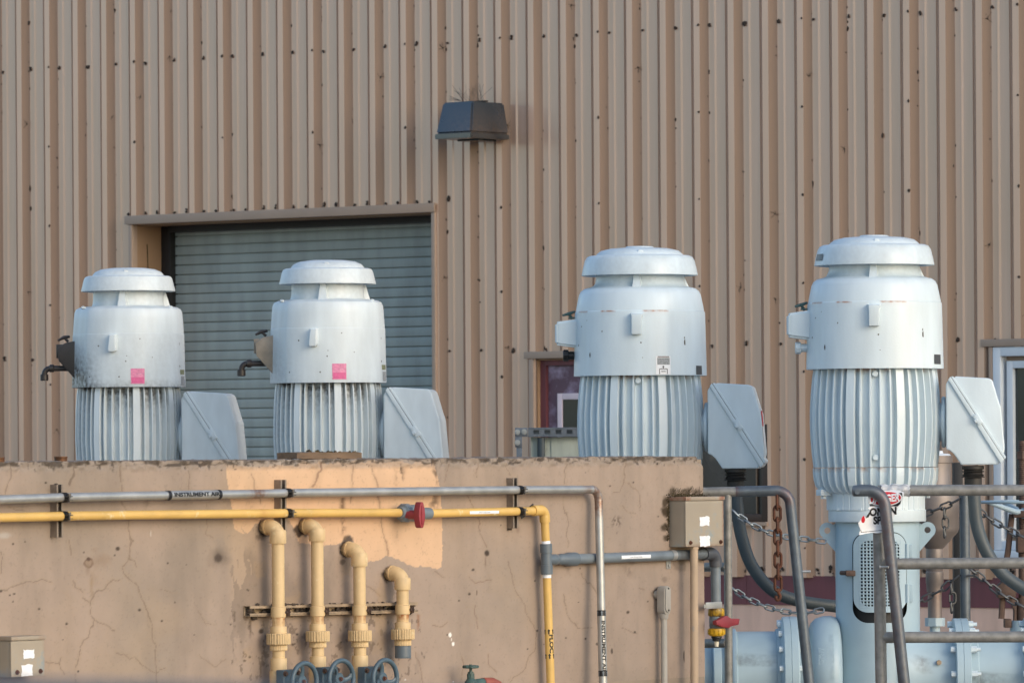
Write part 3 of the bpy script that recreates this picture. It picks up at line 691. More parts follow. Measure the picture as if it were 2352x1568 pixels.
m2 = copy_tree(m1); c2 = rowpt(754); m2.location = (c2.x, c2.y, H - (597+ROLL*(754-PU)-PV)*c2.y/F - 560*s1)
tag(m1, 'leftmost grey white pump motor, its hood stained black beside an oily box', 'motor', MOTGRP)
tag(m2, 'grey white pump motor in front of the right half of the roller door', 'motor', MOTGRP)
for o in m2.children_recursive:
    n = o.name.split('.')[0]
    if n == 'oil_box':
        o.data = o.data.copy(); o.data.materials[0] = M['oilgrey']
    if n == 'lower_hood':
        o.data = o.data.copy(); a = o.data.attributes['dirt']
        for d in a.data: d.value *= .22
# ---- flexible conduits from the terminal boxes of the two large motors
def conduit(m, label, top, pts, yy, r=.034):
    g0 = P(*top, yy); t = thing('flexible_conduit', label, 'conduit', (g0.x, g0.y, 0), 0, 'flexible conduits under the motor boxes')
    b = MB(); u, v = top; k = yy/F
    for (r0, r1, va, vb) in ((.058, .058, 0, 9), (.050, .05, 9, 12), (.060, .057, 12, 15.5), (.05, .052, 15.5, 20), (.060, .054, 20, 24), (.060, .062, 24, 27), (.046, .046, 27, 52)):
        b.cyl((g0.x, g0.y, g0.z-va*k), (g0.x, g0.y, g0.z-vb*k), r0, 20, r1, bev=.003)
    obj('gland', b, 'gland', t)
    b = MB(); b.tube(spline([P(a, c, yy+d) for a, c, d in pts], 10), r, 18); obj('hose', b, 'hose', t, {'dirt': lambda c: .8*(c[:, 2] < -.0)*0})
    return t
conduit(m3, 'dark hose hanging under the terminal box right beside the concrete wall end', (1689, 1076), [(1690, 1108, 0), (1693, 1160, 0), (1703, 1230, 0), (1728, 1300, 0), (1775, 1355, 0), (1840, 1380, .05), (1930, 1393, .1)], c3.y-.15)
conduit(m4, 'dark hose curving down to the right edge behind the railing', (2235, 1069), [(2236, 1100, 0), (2238, 1150, 0), (2244, 1205, 0), (2262, 1258, 0), (2292, 1305, 0), (2330, 1338, 0), (2400, 1378, 0), (2460, 1400, 0)], rowpt(2010).y-.15)
# ---- pump stand under each motor
def make_pedestal():
    zt = m4.location.z; c = m4.location; t = thing('pump_stand', None, 'pump stand', (c.x, c.y, 0), 0, 'pump stands under the motors')
    fr = Frame((c.x, c.y, 0), 0); s = s4; z = lambda v: zt + (1170-v)*s - .0
    du = 2017-2010
    b = MB(fr); R = 96.5*s; dth = math.radians
    # tube with a tall window cut in front for the guard
    za, zb2 = z(1385+40), z(1222)
    fv = lambda v: zt+(1170-v)*s
    cx = 3*s
    b.lathe([(0, fv(1170)), (111*s, fv(1170)), (112*s, fv(1171)), (112*s, fv(1195)), (111*s, fv(1197)), (R, fv(1197.5))], 72, Matrix.Translation((cx, 0, 0)))
    obj('flange', b, 'paint', t)
    th_w = math.asin(62/96.5)
    def inwin(th, zz):
        th = (th+PI) % (2*PI)-PI
        return abs(th-.01) < th_w and fv(1427) < zz < fv(1224)
    b = MB(fr); zlo, zhi, hx = fv(1500), fv(1205), 84*s; ox, oz0, oz1, orr = 62*s, fv(1427), fv(1220), 34*s
    cyl = lambda x, zz: (cx+x, -math.sqrt(R*R-x*x), zz)
    op = []
    for (sx, sz, a0) in ((1, 1, 0), (-1, 1, 90), (-1, -1, 180), (1, -1, 270)):
        for k in range(11):
            a = math.radians(a0+9*k); op.append((sx*(ox-orr)+orr*math.cos(a), (oz1-orr if sz > 0 else oz0+orr)+orr*math.sin(a)))
    fin = []
    for i, p in enumerate(op):
        q = op[(i+1) % len(op)]
        for k in range(6): fin.append((p[0]+(q[0]-p[0])*k/6, p[1]+(q[1]-p[1])*k/6))
    mz = (zlo+zhi)/2; outp = []
    for x, zz in fin:
        d = max(abs(x)/hx, abs(zz-mz)/((zhi-zlo)/2)); outp.append((x/d, mz+(zz-mz)/d))
    rows = [[b._v(cyl(p[0]+(q[0]-p[0])*f_, p[1]+(q[1]-p[1])*f_)) for p, q in zip(fin, outp)] for f_ in (0, .25, .5, .75, 1)]
    rows.insert(0, [b._v((cx+p[0], -math.sqrt(R*R-p[0]**2)+.012, p[1])) for p in fin])
    n = len(fin)
    for A, B in zip(rows, rows[1:]):
        for k in range(n): b.face((A[k], A[(k+1) % n], B[(k+1) % n], B[k]))
    for sgn in (1, -1):     # corners of the panel are cut by the straight map: close them
        for zc_, zn in ((zhi, 1), (zlo, -1)): pass
    t0 = math.asin(84/96.5)
    b.grid(lambda a, q: (cx+R*math.sin(t0+(2*PI-2*t0)*a), -R*math.cos(t0+(2*PI-2*t0)*a), zlo+(zhi-zlo)*q), 64, 2)
    b.lathe([(R, 0), (R, zlo)], 96, Matrix.Translation((cx, 0, 0))); b.lathe([(R, zhi), (R, fv(1197.5))], 96, Matrix.Translation((cx, 0, 0)))
    obj('column', b, 'pipepaint', t)
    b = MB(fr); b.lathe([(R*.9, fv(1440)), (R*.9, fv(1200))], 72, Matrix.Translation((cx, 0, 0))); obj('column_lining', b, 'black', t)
    b = MB(fr); b.cyl((cx, 0, fv(1440)), (cx, 0, fv(1200)), .05, 20); b.cyl((cx, 0, fv(1440)), (cx, 0, fv(1405)), .10, 20); obj('shaft', b, 'steel', t)
    # guard door: curved frame with mesh
    xo, yo0, yo1 = 60.5*s, fv(1403), fv(1222); xi, yi0, yi1 = 44*s, fv(1389), fv(1240)
    def rr2(hx, z0, z1, rad, n=8):
        out = []
        for (sx, sz, a0) in ((1, 1, 0), (-1, 1, 90), (-1, -1, 180), (1, -1, 270)):
            for k in range(n+1):
                a = math.radians(a0+90*k/n); out.append((sx*(hx-rad)+rad*math.cos(a), (z1-rad if sz > 0 else z0+rad)+rad*math.sin(a)))
        # refine straight runs so that it follows the tube
        fin = []
        for i, p in enumerate(out):
            q = out[(i+1) % len(out)]
            for k in range(8): fin.append((p[0]+(q[0]-p[0])*k/8, p[1]+(q[1]-p[1])*k/8))
        return fin
    O = rr2(xo, yo0, yo1, 32*s); I = rr2(xi, yi0, yi1, 16*s)
    Rc = lambda x, e: (cx+x, -math.sqrt((R+e)**2-x*x), 0)
    def onr(p, e): q = Rc(p[0], e); return (q[0], q[1], p[1])
    dx = -2.0*s
    b = MB(fr)
    fo = [b._v(onr(p, .012)) for p in O]; fi = [b._v(onr(p, .012)) for p in I]; bo = [b._v(onr(p, .004)) for p in O]; bi = [b._v(onr(p, .004)) for p in I]; n = len(O)
    for k in range(n):
        j = (k+1) % n; b.face((fo[k], fo[j], fi[j], fi[k])); b.face((fo[k], bo[k], bo[j], fo[j])); b.face((fi[k], fi[j], bi[j], bi[k])); b.face((bo[k], bi[k], bi[j], bo[j]))
    gd = obj('guard_door', b, 'pipepaint', t)
    b = MB(fr); nx, nz = 12, 20
    for i in range(nx+1):
        x = -xi-.004+(2*xi+.008)*i/nx; b.tube([onr((x, yi0-.01), .008), onr((x, yi1+.01), .008)], .0042, 6)
    for j in range(nz+1):
        zz_ = yi0-.005+(yi1-yi0+.01)*j/nz; b.tube([onr((-xi-.006+(2*xi+.012)*k/10, zz_), .0095) for k in range(11)], .0038, 6)
    obj('mesh_screen', b, 'pipepaint', gd)
    for va, vb in ((1247, 1281), (1339, 1382)):
        b = MB(fr); x = 62.5*s; p = onr((x, fv(vb)), .014); q = onr((x, fv(va)), .014); b.cyl(p, q, .011, 10); pa = onr((x+10*s, fv(vb)+.003), .004); pb = onr((x+2*s, fv(va)-.003), .008)
        b.box((cx+x, -math.sqrt(R*R-(x)**2)-.002, fv(vb)+.004), (cx+x+13*s, -math.sqrt(R*R-(x+13*s)**2)+.02, fv(va)-.004), .002); obj('hinge', b, 'pipepaint', gd)
    b = MB(fr); p = onr((-63*s, fv(1313)), .012); b.box((cx-78*s, p[1]-.02, fv(1320)), (cx-56*s, p[1]+.05, fv(1307)), .006); b.cyl((cx-88*s, p[1]+.03, fv(1313)), (cx-76*s, p[1]+.0, fv(1313)), .012, 8); obj('latch', b, 'rustdark', gd)
    # lifting lugs: flat plates left and right
    for sx in (-1, 1):
        b = MB(fr); hx, hz = sx*116*s + (0 if sx > 0 else 0), fv(1217)
        hx = sx*(115*s); out = []
        for k in range(13):
            a = math.radians(-50+185*k/12); out.append((hx+sx*18.5*s*math.cos(a), hz+18.5*s*math.sin(a)))
        poly = [(sx*92*s, fv(1271))] + out + [(sx*92*s, fv(1199))]
        hole = [(hx+7.3*s*math.cos(2*PI*k/20), hz+7.3*s*math.sin(2*PI*k/20)) for k in range(20)]
        # plate with a hole: ring of quads between outline and hole
        outl = []
        m_ = len(poly)
        def onpoly(ang):
            d = Vector((math.cos(ang), math.sin(ang))); best = None
            for k in range(m_):
                a_, b_ = Vector(poly[k]), Vector(poly[(k+1) % m_]); e = b_-a_; den = d.x*e.y-d.y*e.x
                if abs(den) < 1e-12: continue
                w_ = a_-Vector((hx, hz)); tt = (w_.x*e.y-w_.y*e.x)/den; uu = (w_.x*d.y-w_.y*d.x)/den
                if tt > 0 and -1e-6 <= uu <= 1+1e-6 and (best is None or tt < best): best = tt
            return (hx+d.x*best, hz+d.y*best)
        angs = sorted({round(2*PI*k/40, 6) for k in range(40)} | {round(math.atan2(p[1]-hz, p[0]-hx) % (2*PI), 6) for p in poly})
        ou = [onpoly(a) for a in angs]; ho = [(hx+7.3*s*math.cos(a), hz+7.3*s*math.sin(a)) for a in angs]; y0, y1 = -.018, .008
        rows = [[b._v((cx+p[0], y, p[1])) for p in L] for L, y in ((ou, y0), (ho, y0), (ho, y1), (ou, y1))]
        n = len(angs)
        for A, B in zip(rows, rows[1:]+rows[:1]):
            for k in range(n): b.face((A[k], A[(k+1) % n], B[(k+1) % n], B[k]))
        obj('lifting_lug', b, 'pipepaint', t)
    for x in (-88, -40, 60):
        b = MB(fr); b.cyl((x*s, -107*s*math.cos(math.asin(x/110)), fv(1170)-.001), (x*s, -107*s*math.cos(math.asin(x/110)), fv(1165)), .016, 6); obj('flange_bolt', b, 'paint', t)
    return t
h4 = make_pedestal(); tag(h4, 'pale grey pump stand with a mesh guard door under the rightmost motor')
for m, lb in ((m3, 'pump stand under the motor beside the plum door'), (m1, 'pump stand under the leftmost motor'), (m2, 'pump stand under the motor before the roller door')):
    h = thing('pump_stand', lb, 'pump stand', (m.location.x, m.location.y, 0), 0, 'pump stands under the motors')
    b = MB(Frame(h.location, 0)); zt = m.location.z; rc = .21; b.lathe([(0, 0), (.3, 0), (.3, .05), (rc, .06), (rc, zt-.07), (rc+.04, zt-.065), (rc+.04, zt-.002), (0, zt-.002)], 48); obj('column', b, 'pipepaint', h)
# ================================================================== concrete wall
wl = WALL.at
c5 = lambda x, y: (x*.3359, 1041+y*.3359)
c6 = lambda x, y: (551.1+x*.3359, 1041+y*.3359)
c7 = lambda x, y: (1139+x*.3359, 1041+y*.3359)
c8 = lambda x, y: (1763.6+x*.3359, 1041+y*.3359)
zc = lambda x, y: (1898.3+x*.1927, 1071.6+y*.1927)      # close-up round the torn sign
z5 = lambda x, y: (1500+x*.1953, 1010.4+y*.1953)
E_ = wl(1617, 1300); S1 = E_.x; S0 = wl(-40, 1300).x; ZTOP = wl(800, 1054.2).z; THK = .3
NS, NZ = 860, 270; ZB = wl(800, 1600).z
ss = np.linspace(S0, S1, NS); zz = np.linspace(ZB, ZTOP, NZ)
SS, ZZ = np.meshgrid(ss, zz)
pt = lambda q, f: (lambda p: (p.x, p.z))(wl(*f(*q)))
col = np.empty((NZ, NS, 3)); base = np.array(lin('#9c8b7d'))
def put(mask, hexc):
    global col; c = np.array(lin(hexc)) if isinstance(hexc, str) else np.array(hexc); col = col*(1-mask[..., None]) + c*mask[..., None]
SX = SS*.62   # what the eye sees of s, for round-looking marks
col[:] = base
n1 = fbm(SS*1.3, ZZ*1.1, 1); n2 = fbm(SS*7, ZZ*2.0, 9); n3 = fbm(SS*30, ZZ*30, 17); n4 = fbm(SS*90, ZZ*90, 23)
put(.55*sst(n1, .45, .75), '#877c6f'); put(.40*sst(n2, .52, .8), '#7d7165'); put(.25*sst(fbm(SS*5, ZZ*.6, 31), .55, .8), '#6f655a')
put(.35*sst(fbm(SS*2.2+5, ZZ*2.2, 41), .55, .8), '#a08c76')
# fresh paint patch with brushed edges
def inside(poly, jx=.012, jz=.012, seed=51):
    X = SS + (fbm(SS*22, ZZ*9, seed)-.5)*jx*2.4; Y = ZZ + (fbm(SS*26, ZZ*5, seed+3)-.5)*jz*2.4
    r = np.zeros(SS.shape, bool); n = len(poly)
    for i in range(n):
        (xa, ya), (xb, yb) = poly[i], poly[(i+1) % n]
        c = ((ya > Y) != (yb > Y)) & (X < (xb-xa)*(Y-ya)/((yb-ya) if yb != ya else 1e-9)+xa); r ^= c
    return r.astype(float)
pp = [pt((1545, 60), c5), pt((1552, 200), c5), pt((1570, 300), c5), pt((1590, 430), c5), pt((1605, 520), c5), pt((1680, 545), c5), pt((0, 500), c6), pt((60, 545), c6), pt((110, 470), c6), pt((330, 450), c6), pt((400, 600), c6), pt((590, 630), c6), pt((680, 615), c6), pt((760, 560), c6), pt((870, 745), c6), pt((1000, 705), c6), pt((1120, 740), c6), pt((1200, 775), c6), pt((1290, 770), c6), pt((1340, 795), c6), pt((1384, 770), c6), pt((1376, 400), c6), pt((1362, 200), c6), pt((1330, 60), c6)]
patch = inside(pp)
lighter = np.array(lin('#ccaa8a'))
put(patch*(.96-.08*sst(n2, .45, .8)), lighter)
wash = np.exp(-((SS-pt((1640, 800), c5)[0])/.16)**2)*sst(ZZ, pt((0, 1350), c5)[1], pt((0, 700), c5)[1]); put(.4*wash*sst(n2, .3, .6), '#b0977a')
# primer strip along the top of the patch
pr_ = inside([pt((1550, 45), c5), pt((1560, 75), c5), pt((1690, 92), c5), pt((40, 95), c6), pt((150, 88), c6), pt((250, 75), c6), pt((380, 85), c6), pt((400, 40), c6)], .02, .006, 61); put(.75*pr_, '#a09890')
# weathered top edge
dtop = ZTOP - ZZ; edge = sst(-dtop, -.055, -.028); put(.6*edge, '#887e74')
put(sst(.026-dtop + (fbm(SS*9, ZZ*30, 71)-.5)*.055, 0, .010)*sst(fbm(SS*22, ZZ*60, 75), .40, .6)*.85, '#40372f')
put(sst(.04-dtop+(n3-.5)*.08, 0, .02)*sst(fbm(SS*60, ZZ*60, 73), .60, .70)*.7, '#3d352e')
# cracks
def crack(pts, f, w=.0022, c='#655548', a=.52, halo=True):
    global col
    q = [pt(p, f) for p in pts]; d2 = np.full(SS.shape, 9.)
    jx = (fbm(SS*34, ZZ*34, 81)-.5)*.03; jz = (fbm(SS*34, ZZ*34, 85)-.5)*.018
    xs = [p[0] for p in q]; ys = [p[1] for p in q]
    i0 = np.searchsorted(ss, min(xs)-.06); i1 = np.searchsorted(ss, max(xs)+.06); j0 = np.searchsorted(zz, min(ys)-.05); j1 = np.searchsorted(zz, max(ys)+.05)
    if i1 <= i0 or j1 <= j0: return
    sl_ = (slice(j0, j1), slice(i0, i1)); X = (SS[sl_]+jx[sl_]); Y = ZZ[sl_]+jz[sl_]; d = np.full(X.shape, 9.)
    for (xa, ya), (xb, yb) in zip(q, q[1:]):
        ex, ey = (xb-xa)*.62, yb-ya; px_, py_ = (X-xa)*.62, Y-ya; t = np.clip((px_*ex+py_*ey)/max(ex*ex+ey*ey, 1e-9), 0, 1); d = np.minimum(d, np.hypot(px_-t*ex, py_-t*ey))
    m = (1-sst(d, w*.4, w*1.3))*a; k = (1-sst(d, w, w*6))*(.20 if halo else 0)
    cc = col[sl_]; cc = cc*(1-k[..., None]) + np.array(lin('#8f7d68'))*k[..., None]
    cc = cc*(1-m[..., None]) + np.array(lin(c))*m[..., None]; col[sl_] = cc
for p in ([(75, 95), (75, 170), (45, 215), (40, 290)], [(820, 85), (830, 200), (838, 260), (835, 340), (870, 385)], [(875, 460), (885, 540), (900, 600), (880, 710), (835, 780), (850, 820), (935, 895), (980, 1010), (1020, 1120), (1045, 1185), (1040, 1270), (1062, 1310), (1068, 1480), (1075, 1568)],
          [(820, 862), (760, 865), (720, 920), (665, 940), (620, 1000), (612, 1095), (640, 1140), (600, 1255), (565, 1275), (540, 1370), (515, 1470), (510, 1568)], [(640, 1140), (720, 1170), (780, 1215)], [(500, 870), (515, 910), (570, 950)], [(570, 985), (620, 1015)], [(5, 940), (90, 910), (175, 875), (230, 880), (290, 862), (345, 880)],
          [(305, 1425), (400, 1440), (420, 1395)], [(400, 1440), (435, 1510)], [(800, 1360), (850, 1370), (880, 1400), (930, 1395), (970, 1440), (1030, 1490), (1070, 1495), (1135, 1465)], [(1285, 90), (1295, 240)], [(880, 715), (920, 740), (930, 780)], [(60, 360), (110, 385), (190, 390)], [(470, 590), (492, 690)], [(5, 680), (15, 760), (8, 820)]): crack(p, c5)
for p in ([(1415, 340), (1415, 540), (1460, 580)], [(1360, 1075), (1410, 1160), (1480, 1165)], [(1360, 1380), (1465, 1460), (1540, 1410)], [(1100, 930), (1200, 950)]): crack(p, c5, .0018, '#655649', .4)
crack([(500, 95), (512, 130), (485, 200), (480, 215)], c5, .0045, '#4e3c32'); crack([(550, 55), (550, 110), (500, 230)], c6, .0055, '#5e4032')
for p in ([(770, 80), (765, 230), (760, 340)], [(905, 85), (915, 140), (940, 200), (950, 300), (965, 450), (975, 520), (1000, 600), (1010, 690)], [(1425, 70), (1420, 120), (1400, 190)], [(1625, 70), (1612, 160)], [(80, 140), (105, 240), (150, 340)], [(1555, 280), (1600, 380), (1640, 480), (1635, 540), (1690, 640)], [(1335, 805), (1385, 850)], [(1560, 845), (1610, 885), (1720, 865)],
          [(1600, 1040), (1605, 1110), (1630, 1200)], [(1200, 1360), (1240, 1470), (1240, 1568)], [(1700, 1370), (1695, 1440), (1750, 1490)], [(1510, 1390), (1530, 1440), (1510, 1550)], [(1325, 1170), (1385, 1180), (1415, 1155)], [(860, 905), (930, 940), (965, 970)]): crack(p, c6, .0022, '#6b5142', .5)
for p in ([(65, 65), (75, 100), (100, 150)], [(480, 55), (470, 205)], [(885, 60), (875, 190), (940, 230), (985, 280), (985, 390)], [(875, 195), (850, 260), (810, 270)], [(460, 300), (465, 380), (495, 450), (485, 560), (490, 640)], [(80, 740), (115, 860), (130, 940), (200, 1040), (210, 1100), (260, 1180), (280, 1220), (265, 1330), (220, 1400), (200, 1480), (90, 1560)],
          [(460, 960), (490, 1100), (560, 1195), (660, 1190)], [(860, 1190), (960, 1230)], [(860, 360), (900, 400), (960, 410)], [(580, 820), (650, 900), (690, 960)], [(980, 910), (1020, 935)]): crack(p, c7, .0020, '#69574a', .5)
# marks and holes
def spot(x, y, r, f, c='#3a3029', a=.9, soft=.5, ax=1., ay=1.):
    s_, z_ = pt((x, y), f); k = .3359*wl(*f(x, y)).length*0 + r*.3359*2.05e-3
    d = np.hypot((SS-s_)*.62/ax, (ZZ-z_)/ay) + (n3-.5)*k*.9
    put((1-sst(d, k*(1-soft), k*(1+soft*.6)))*a, c)
for x, y, r in ((90, 618, 9), (573, 675, 6), (805, 650, 12), (785, 695, 6), (270, 1062, 10), (955, 1070, 10), (455, 1163, 8), (1107, 1143, 8), (1147, 750, 6), (533, 1488, 7), (310, 200, 7), (5, 940, 10), (65, 968, 5), (95, 958, 6), (88, 1012, 5), (172, 603, 5), (1515, 114, 6), (1330, 1237, 5), (1577, 1167, 6), (1197, 1017, 5), (1680, 1415, 6), (430, 1272, 5), (1700, 935, 6), (1275, 760, 5)): spot(x, y, r, c5)
spot(1493, 705, 62, c5, '#554a41', .6, .9); spot(1493, 715, 28, c5, '#4a3f38', .9, .6)
spot(603, 747, 31, c5, '#5b4335', .8, .25); spot(603, 747, 22, c5, '#8a7868', 1, .25); spot(604, 722, 12, c5, '#4a3830', .8)
spot(600, 790, 20, c5, '#7c6a58', .5, .9, .7, 2); spot(20, 560, 40, c5, '#a8a29c', .7, .8, 1.5, .5); spot(1030, 545, 8, c5, '#c0b8ae', .7, .5, .5, 3); spot(625, 900, 25, c5, '#86704f', .5, .9, .5, 3); spot(700, 730, 40, c5, '#86705c', .4, .9, 1.4, 1)
for x, y, r in ((1593, 795, 9), (1568, 960, 9), (1497, 1005, 8), (145, 1215, 16), (30, 1415, 7), (390, 1235, 8), (560, 1140, 8), (690, 1290, 6), (1640, 1308, 6), (375, 1300, 6), (1130, 1545, 5), (65, 1390, 8), (360, 1305, 10), (50, 930, 6)): spot(x, y, r, c6)
spot(1690, 680, 23, c6, '#3a3029', .95, .4); spot(1680, 740, 12, c6, '#6e5c4d', .7, .8, .5, 4); spot(1620, 950, 8, c6, '#4a382c', .9, .4, .5, 2.2)
spot(1435, 1240, 13, c6, '#e6e2dc', 1, .3, .8, 1.3); spot(1457, 1300, 11, c6, '#e6e2dc', 1, .3, .8, 1.2); spot(1447, 1270, 6, c6, '#ddd6cc', .9, .3, .6, 2); spot(1417, 1238, 6, c6)
spot(1458, 1558, 5, c6, '#e6e2dc'); spot(1130, 1545, 5, c6, '#e6e2dc')
for x, y, r in ((903, 1085, 12), (780, 222, 7), (950, 1220, 9), (480, 1260, 7), (615, 1265, 8), (940, 197, 6), (1100, 70, 8), (1112, 430, 6), (1130, 60, 4), (265, 870, 6), (215, 1335, 5), (330, 1302, 6), (575, 785, 6), (565, 1015, 4), (692, 1300, 10), (35, 490, 5), (1040, 1010, 6), (280, 1210, 8), (612, 130, 4), (1185, 470, 5)): spot(x, y, r, c7)
spot(793, 1350, 10, c7, '#3a3029', .85, .4, .8, 2.2); spot(1287, 1385, 9, c7, '#3a3029', .85, .4, .6, 5)
m = np.zeros(SS.shape); 
for x, y, r in ((825, 465, 52), (835, 545, 16)):
    s_, z_ = pt((x, y), c7); m = np.maximum(m, 1-sst(np.hypot((SS-s_)*.62, ZZ-z_), .3*r*.00069, 1.1*r*.00069))
put(m*sst(n4, .50, .60)*.75, '#57493f')
# dark runs from the coping
def runs(x, y0, y1, wd, f, a=.85, c='#4b3d33', speck=.5):
    s0, z0 = pt((x, y0), f); _, z1 = pt((x, y1), f); k = wd*.00069
    m = np.exp(-(((SS-s0)*.62+(fbm(SS*3, ZZ*12, 91)-.5)*k*1.5)/k)**2)*sst(ZZ, z1-.02, z1+.03)*(1-sst(ZZ, z0, z0+.02)); put(m*a*sst(n3, speck-.1, speck+.12), c)
runs(1095, 80, 220, 22, c6); runs(1335, 60, 190, 24, c6); runs(1335, 190, 380, 20, c6, .6, speck=.55); runs(705, 310, 560, 16, c6, .8, '#5a4636', .55); runs(1320, 340, 380, 30, c6, .6, speck=.6)
runs(915, 780, 850, 30, c7, .3); runs(500, 760, 820, 24, c7, .3); runs(150, 510, 545, 16, c7, .5, '#6b5040')
runs(1000, 330, 380, 14, c5, .4); runs(655, 660, 900, 22, c5, .3, '#86725e', .4); runs(70, 1130, 1250, 8, c6, .8); runs(1222, 1070, 1220, 10, c6, .7, '#855c40')
# grime round the pipe holes and behind the drop pipes
for x, y, r, a in ((165, 525, 62, .95), (432, 515, 66, .95), (725, 660, 62, .95), (735, 590, 40, .8), (1005, 835, 50, .95), (1075, 955, 8, .8), (700, 740, 30, .7), (150, 565, 40, .6)):
    s_, z_ = pt((x, y), c6); d = np.hypot((SS-s_)*.62, ZZ-z_); k = r*.00069; put((1-sst(d + (n3-.5)*k*1.1, k*.55, k*1.05))*a, '#3a2f28')
gm = inside([pt((0, 560), c6), pt((0, 1568), c6), pt((1230, 1568), c6), pt((1215, 1100), c6), pt((1010, 960), c6), pt((900, 760), c6), pt((600, 660), c6), pt((300, 560), c6)], .12, .06, 95)
put(gm*.42*sst(fbm(SS*4+3, ZZ*3, 97), .38, .7), '#625850'); put(gm*.5*sst(fbm(SS*40, ZZ*40, 99), .64, .70)*sst(-ZZ, -pt((0, 1000), c6)[1], -pt((0, 1100), c6)[1]), '#473a30')
put(gm*.3*sst(fbm(SS*8, ZZ*8, 101), .58, .7), '#a58c6c')
# damp and moss stain round the junction box
for x, y, r, a in ((1160, 400, 42, .95), (1165, 330, 42, .9), (1160, 500, 38, .9), (1165, 580, 30, .85), (1210, 265, 45, .8), (1290, 262, 45, .75), (1370, 268, 42, .7), (1100, 955, 45, .85), (1095, 975, 30, .7), (1180, 700, 40, .5), (1150, 860, 30, .3), (930, 740, 35, .3), (1260, 770, 60, .4), (1270, 740, 30, .4)):
    s_, z_ = pt((x, y), c7); d = np.hypot((SS-s_)*.62, ZZ-z_); k = r*.00069; put((1-sst(d + (n3-.5)*k*1.2, k*.35, k*1.1))*a, '#3b3022')
put(.35*sst(n4, .64, .72)*sst(SS, pt((700, 0), c7)[0], S1)*sst(ZZ, pt((0, 420), c7)[1], pt((0, 0), c7)[1])*sst(fbm(SS*5, ZZ*5, 111), .5, .6), '#5d4c3c')
put(.18*sst(n4, .68, .74), '#655a4e')
yy = (n2-.5)*.006 + (n3-.5)*.003 + edge*(n3-.5)*.02
zadd = np.zeros_like(ZZ); zadd[-1] = (fbm(ss*10, ss*0, 121)-.5)*.010 + (fbm(ss*60, ss*0, 122)-.5)*.006; zadd[-2] = zadd[-1]*.5
chip = sst(SS, S1-.07, S1-.01)*sst(ZZ, ZTOP-.06, ZTOP-.005); yy += chip*.03; zadd -= chip*.03*(ZZ > ZTOP-.03); put(chip*sst(n3, .48, .56)*.8, '#b4aea6')
# build: front sheet, then top running back, sides closed with plain concrete
nb = 14; back_y = np.linspace(.02, THK, nb); rows = NZ + nb
V = np.zeros((rows, NS, 3)); CO = np.ones((rows, NS, 4)); V[:NZ, :, 0] = SS; V[:NZ, :, 1] = yy; V[:NZ, :, 2] = ZZ+zadd; CO[:NZ, :, :3] = col
topc = np.array(lin('#8b7a6b'))
for i, y in enumerate(back_y):
    V[NZ+i, :, 0] = ss; V[NZ+i, :, 1] = y; V[NZ+i, :, 2] = ZTOP + zadd[-1] + (fbm(ss*25, ss*0+i*.7, 131)-.5)*.012
    CO[NZ+i, :, :3] = topc*(.6+.6*fbm(ss*18, ss*0+i*.5, 141)[:, None])
V = V.reshape(-1, 3); CO = CO.reshape(-1, 4); idx = np.arange(rows*NS).reshape(rows, NS)
Fq = np.stack([idx[:-1, :-1], idx[:-1, 1:], idx[1:, 1:], idx[1:, :-1]], -1).reshape(-1, 4)
me = bpy.data.meshes.new('concrete_wall'); me.vertices.add(len(V)); me.loops.add(Fq.size); me.polygons.add(len(Fq))
me.vertices.foreach_set('co', V.ravel()); me.loops.foreach_set('vertex_index', Fq.ravel().astype(np.int32)); me.polygons.foreach_set('loop_start', np.arange(0, Fq.size, 4, dtype=np.int32))
me.polygons.foreach_set('use_smooth', np.ones(len(Fq), bool)); me.update(); me.validate()
a = me.color_attributes.new('Col', 'FLOAT_COLOR', 'POINT'); a.data.foreach_set('color', CO.ravel().astype(np.float32)); me.materials.append(M['concrete'])
cw = bpy.data.objects.new('concrete_wall', me); C.objects.link(cw); cw.matrix_world = WALL.m
tag(cw, 'cracked tan concrete wall with a fresh peach paint patch, carrying the pipes', 'wall')
b = MB(WALL); b.box((S0-.8, .012, 0), (S1-.004, THK+.02, ZTOP-.014)); b.box((S0-.8, -.0, 0), (S1, .011, ZB+.001)); obj('wall_body', b, 'conc_side', cw)
# things lying on the wall top
def stub(u0, u1, v0, v1, lb, m='brass'):
    p0 = wl(u0, v1, -.08); p1 = wl(u1, v1, -.08); r = (p1.x-p0.x)*.62/2; zt_ = wl(u0, v0, -.08).z
    t = thing('pipe_stub', lb, 'pipe stub', WALL.w(((p0.x+p1.x)/2, .08, ZTOP-.01)), BE, 'rusty pipe stubs on the wall top'); b = MB(WALL); c = ((p0.x+p1.x)/2, .08)
    b.lathe([(0, ZTOP-.012), (r*.93, ZTOP-.012), (r*.95, zt_-.008), (r, zt_-.006), (r, zt_), (r*.8, zt_), (r*.78, zt_-.02), (0, zt_-.02)], 28, Matrix.Translation((*c, 0))); obj('tube', b, m, t, {'rust': lambda q: .4+0*q[:, 0]})
stub(122, 157, 1048, 1060, 'short rusty pipe stub standing on the wall top by the leftmost motor'); stub(-22, 13, 1050, 1062, 'rusty pipe stub on the wall top, cut off by the left edge')
p0, p1 = wl(653, 1053, -.1), wl(816, 1052, -.1)
t = thing('wood_plank', 'short weathered wooden plank lying on the wall top', 'plank', WALL.w(((p0.x+p1.x)/2, .1, ZTOP)), BE)
b = MB(WALL); zp = wl(735, 1038.5, -.1).z; x0, x1 = p0.x+.02, p1.x-.02; b.box((x0, .04, ZTOP+.004), (x1, .16, zp)); fine(b, .04)
for v in b.bm.verts: v.co += Vector((random.uniform(-.003, .003), random.uniform(-.002, .002), random.uniform(-.003, .003)))
obj('board', b, 'wood', t)
b = MB(WALL)
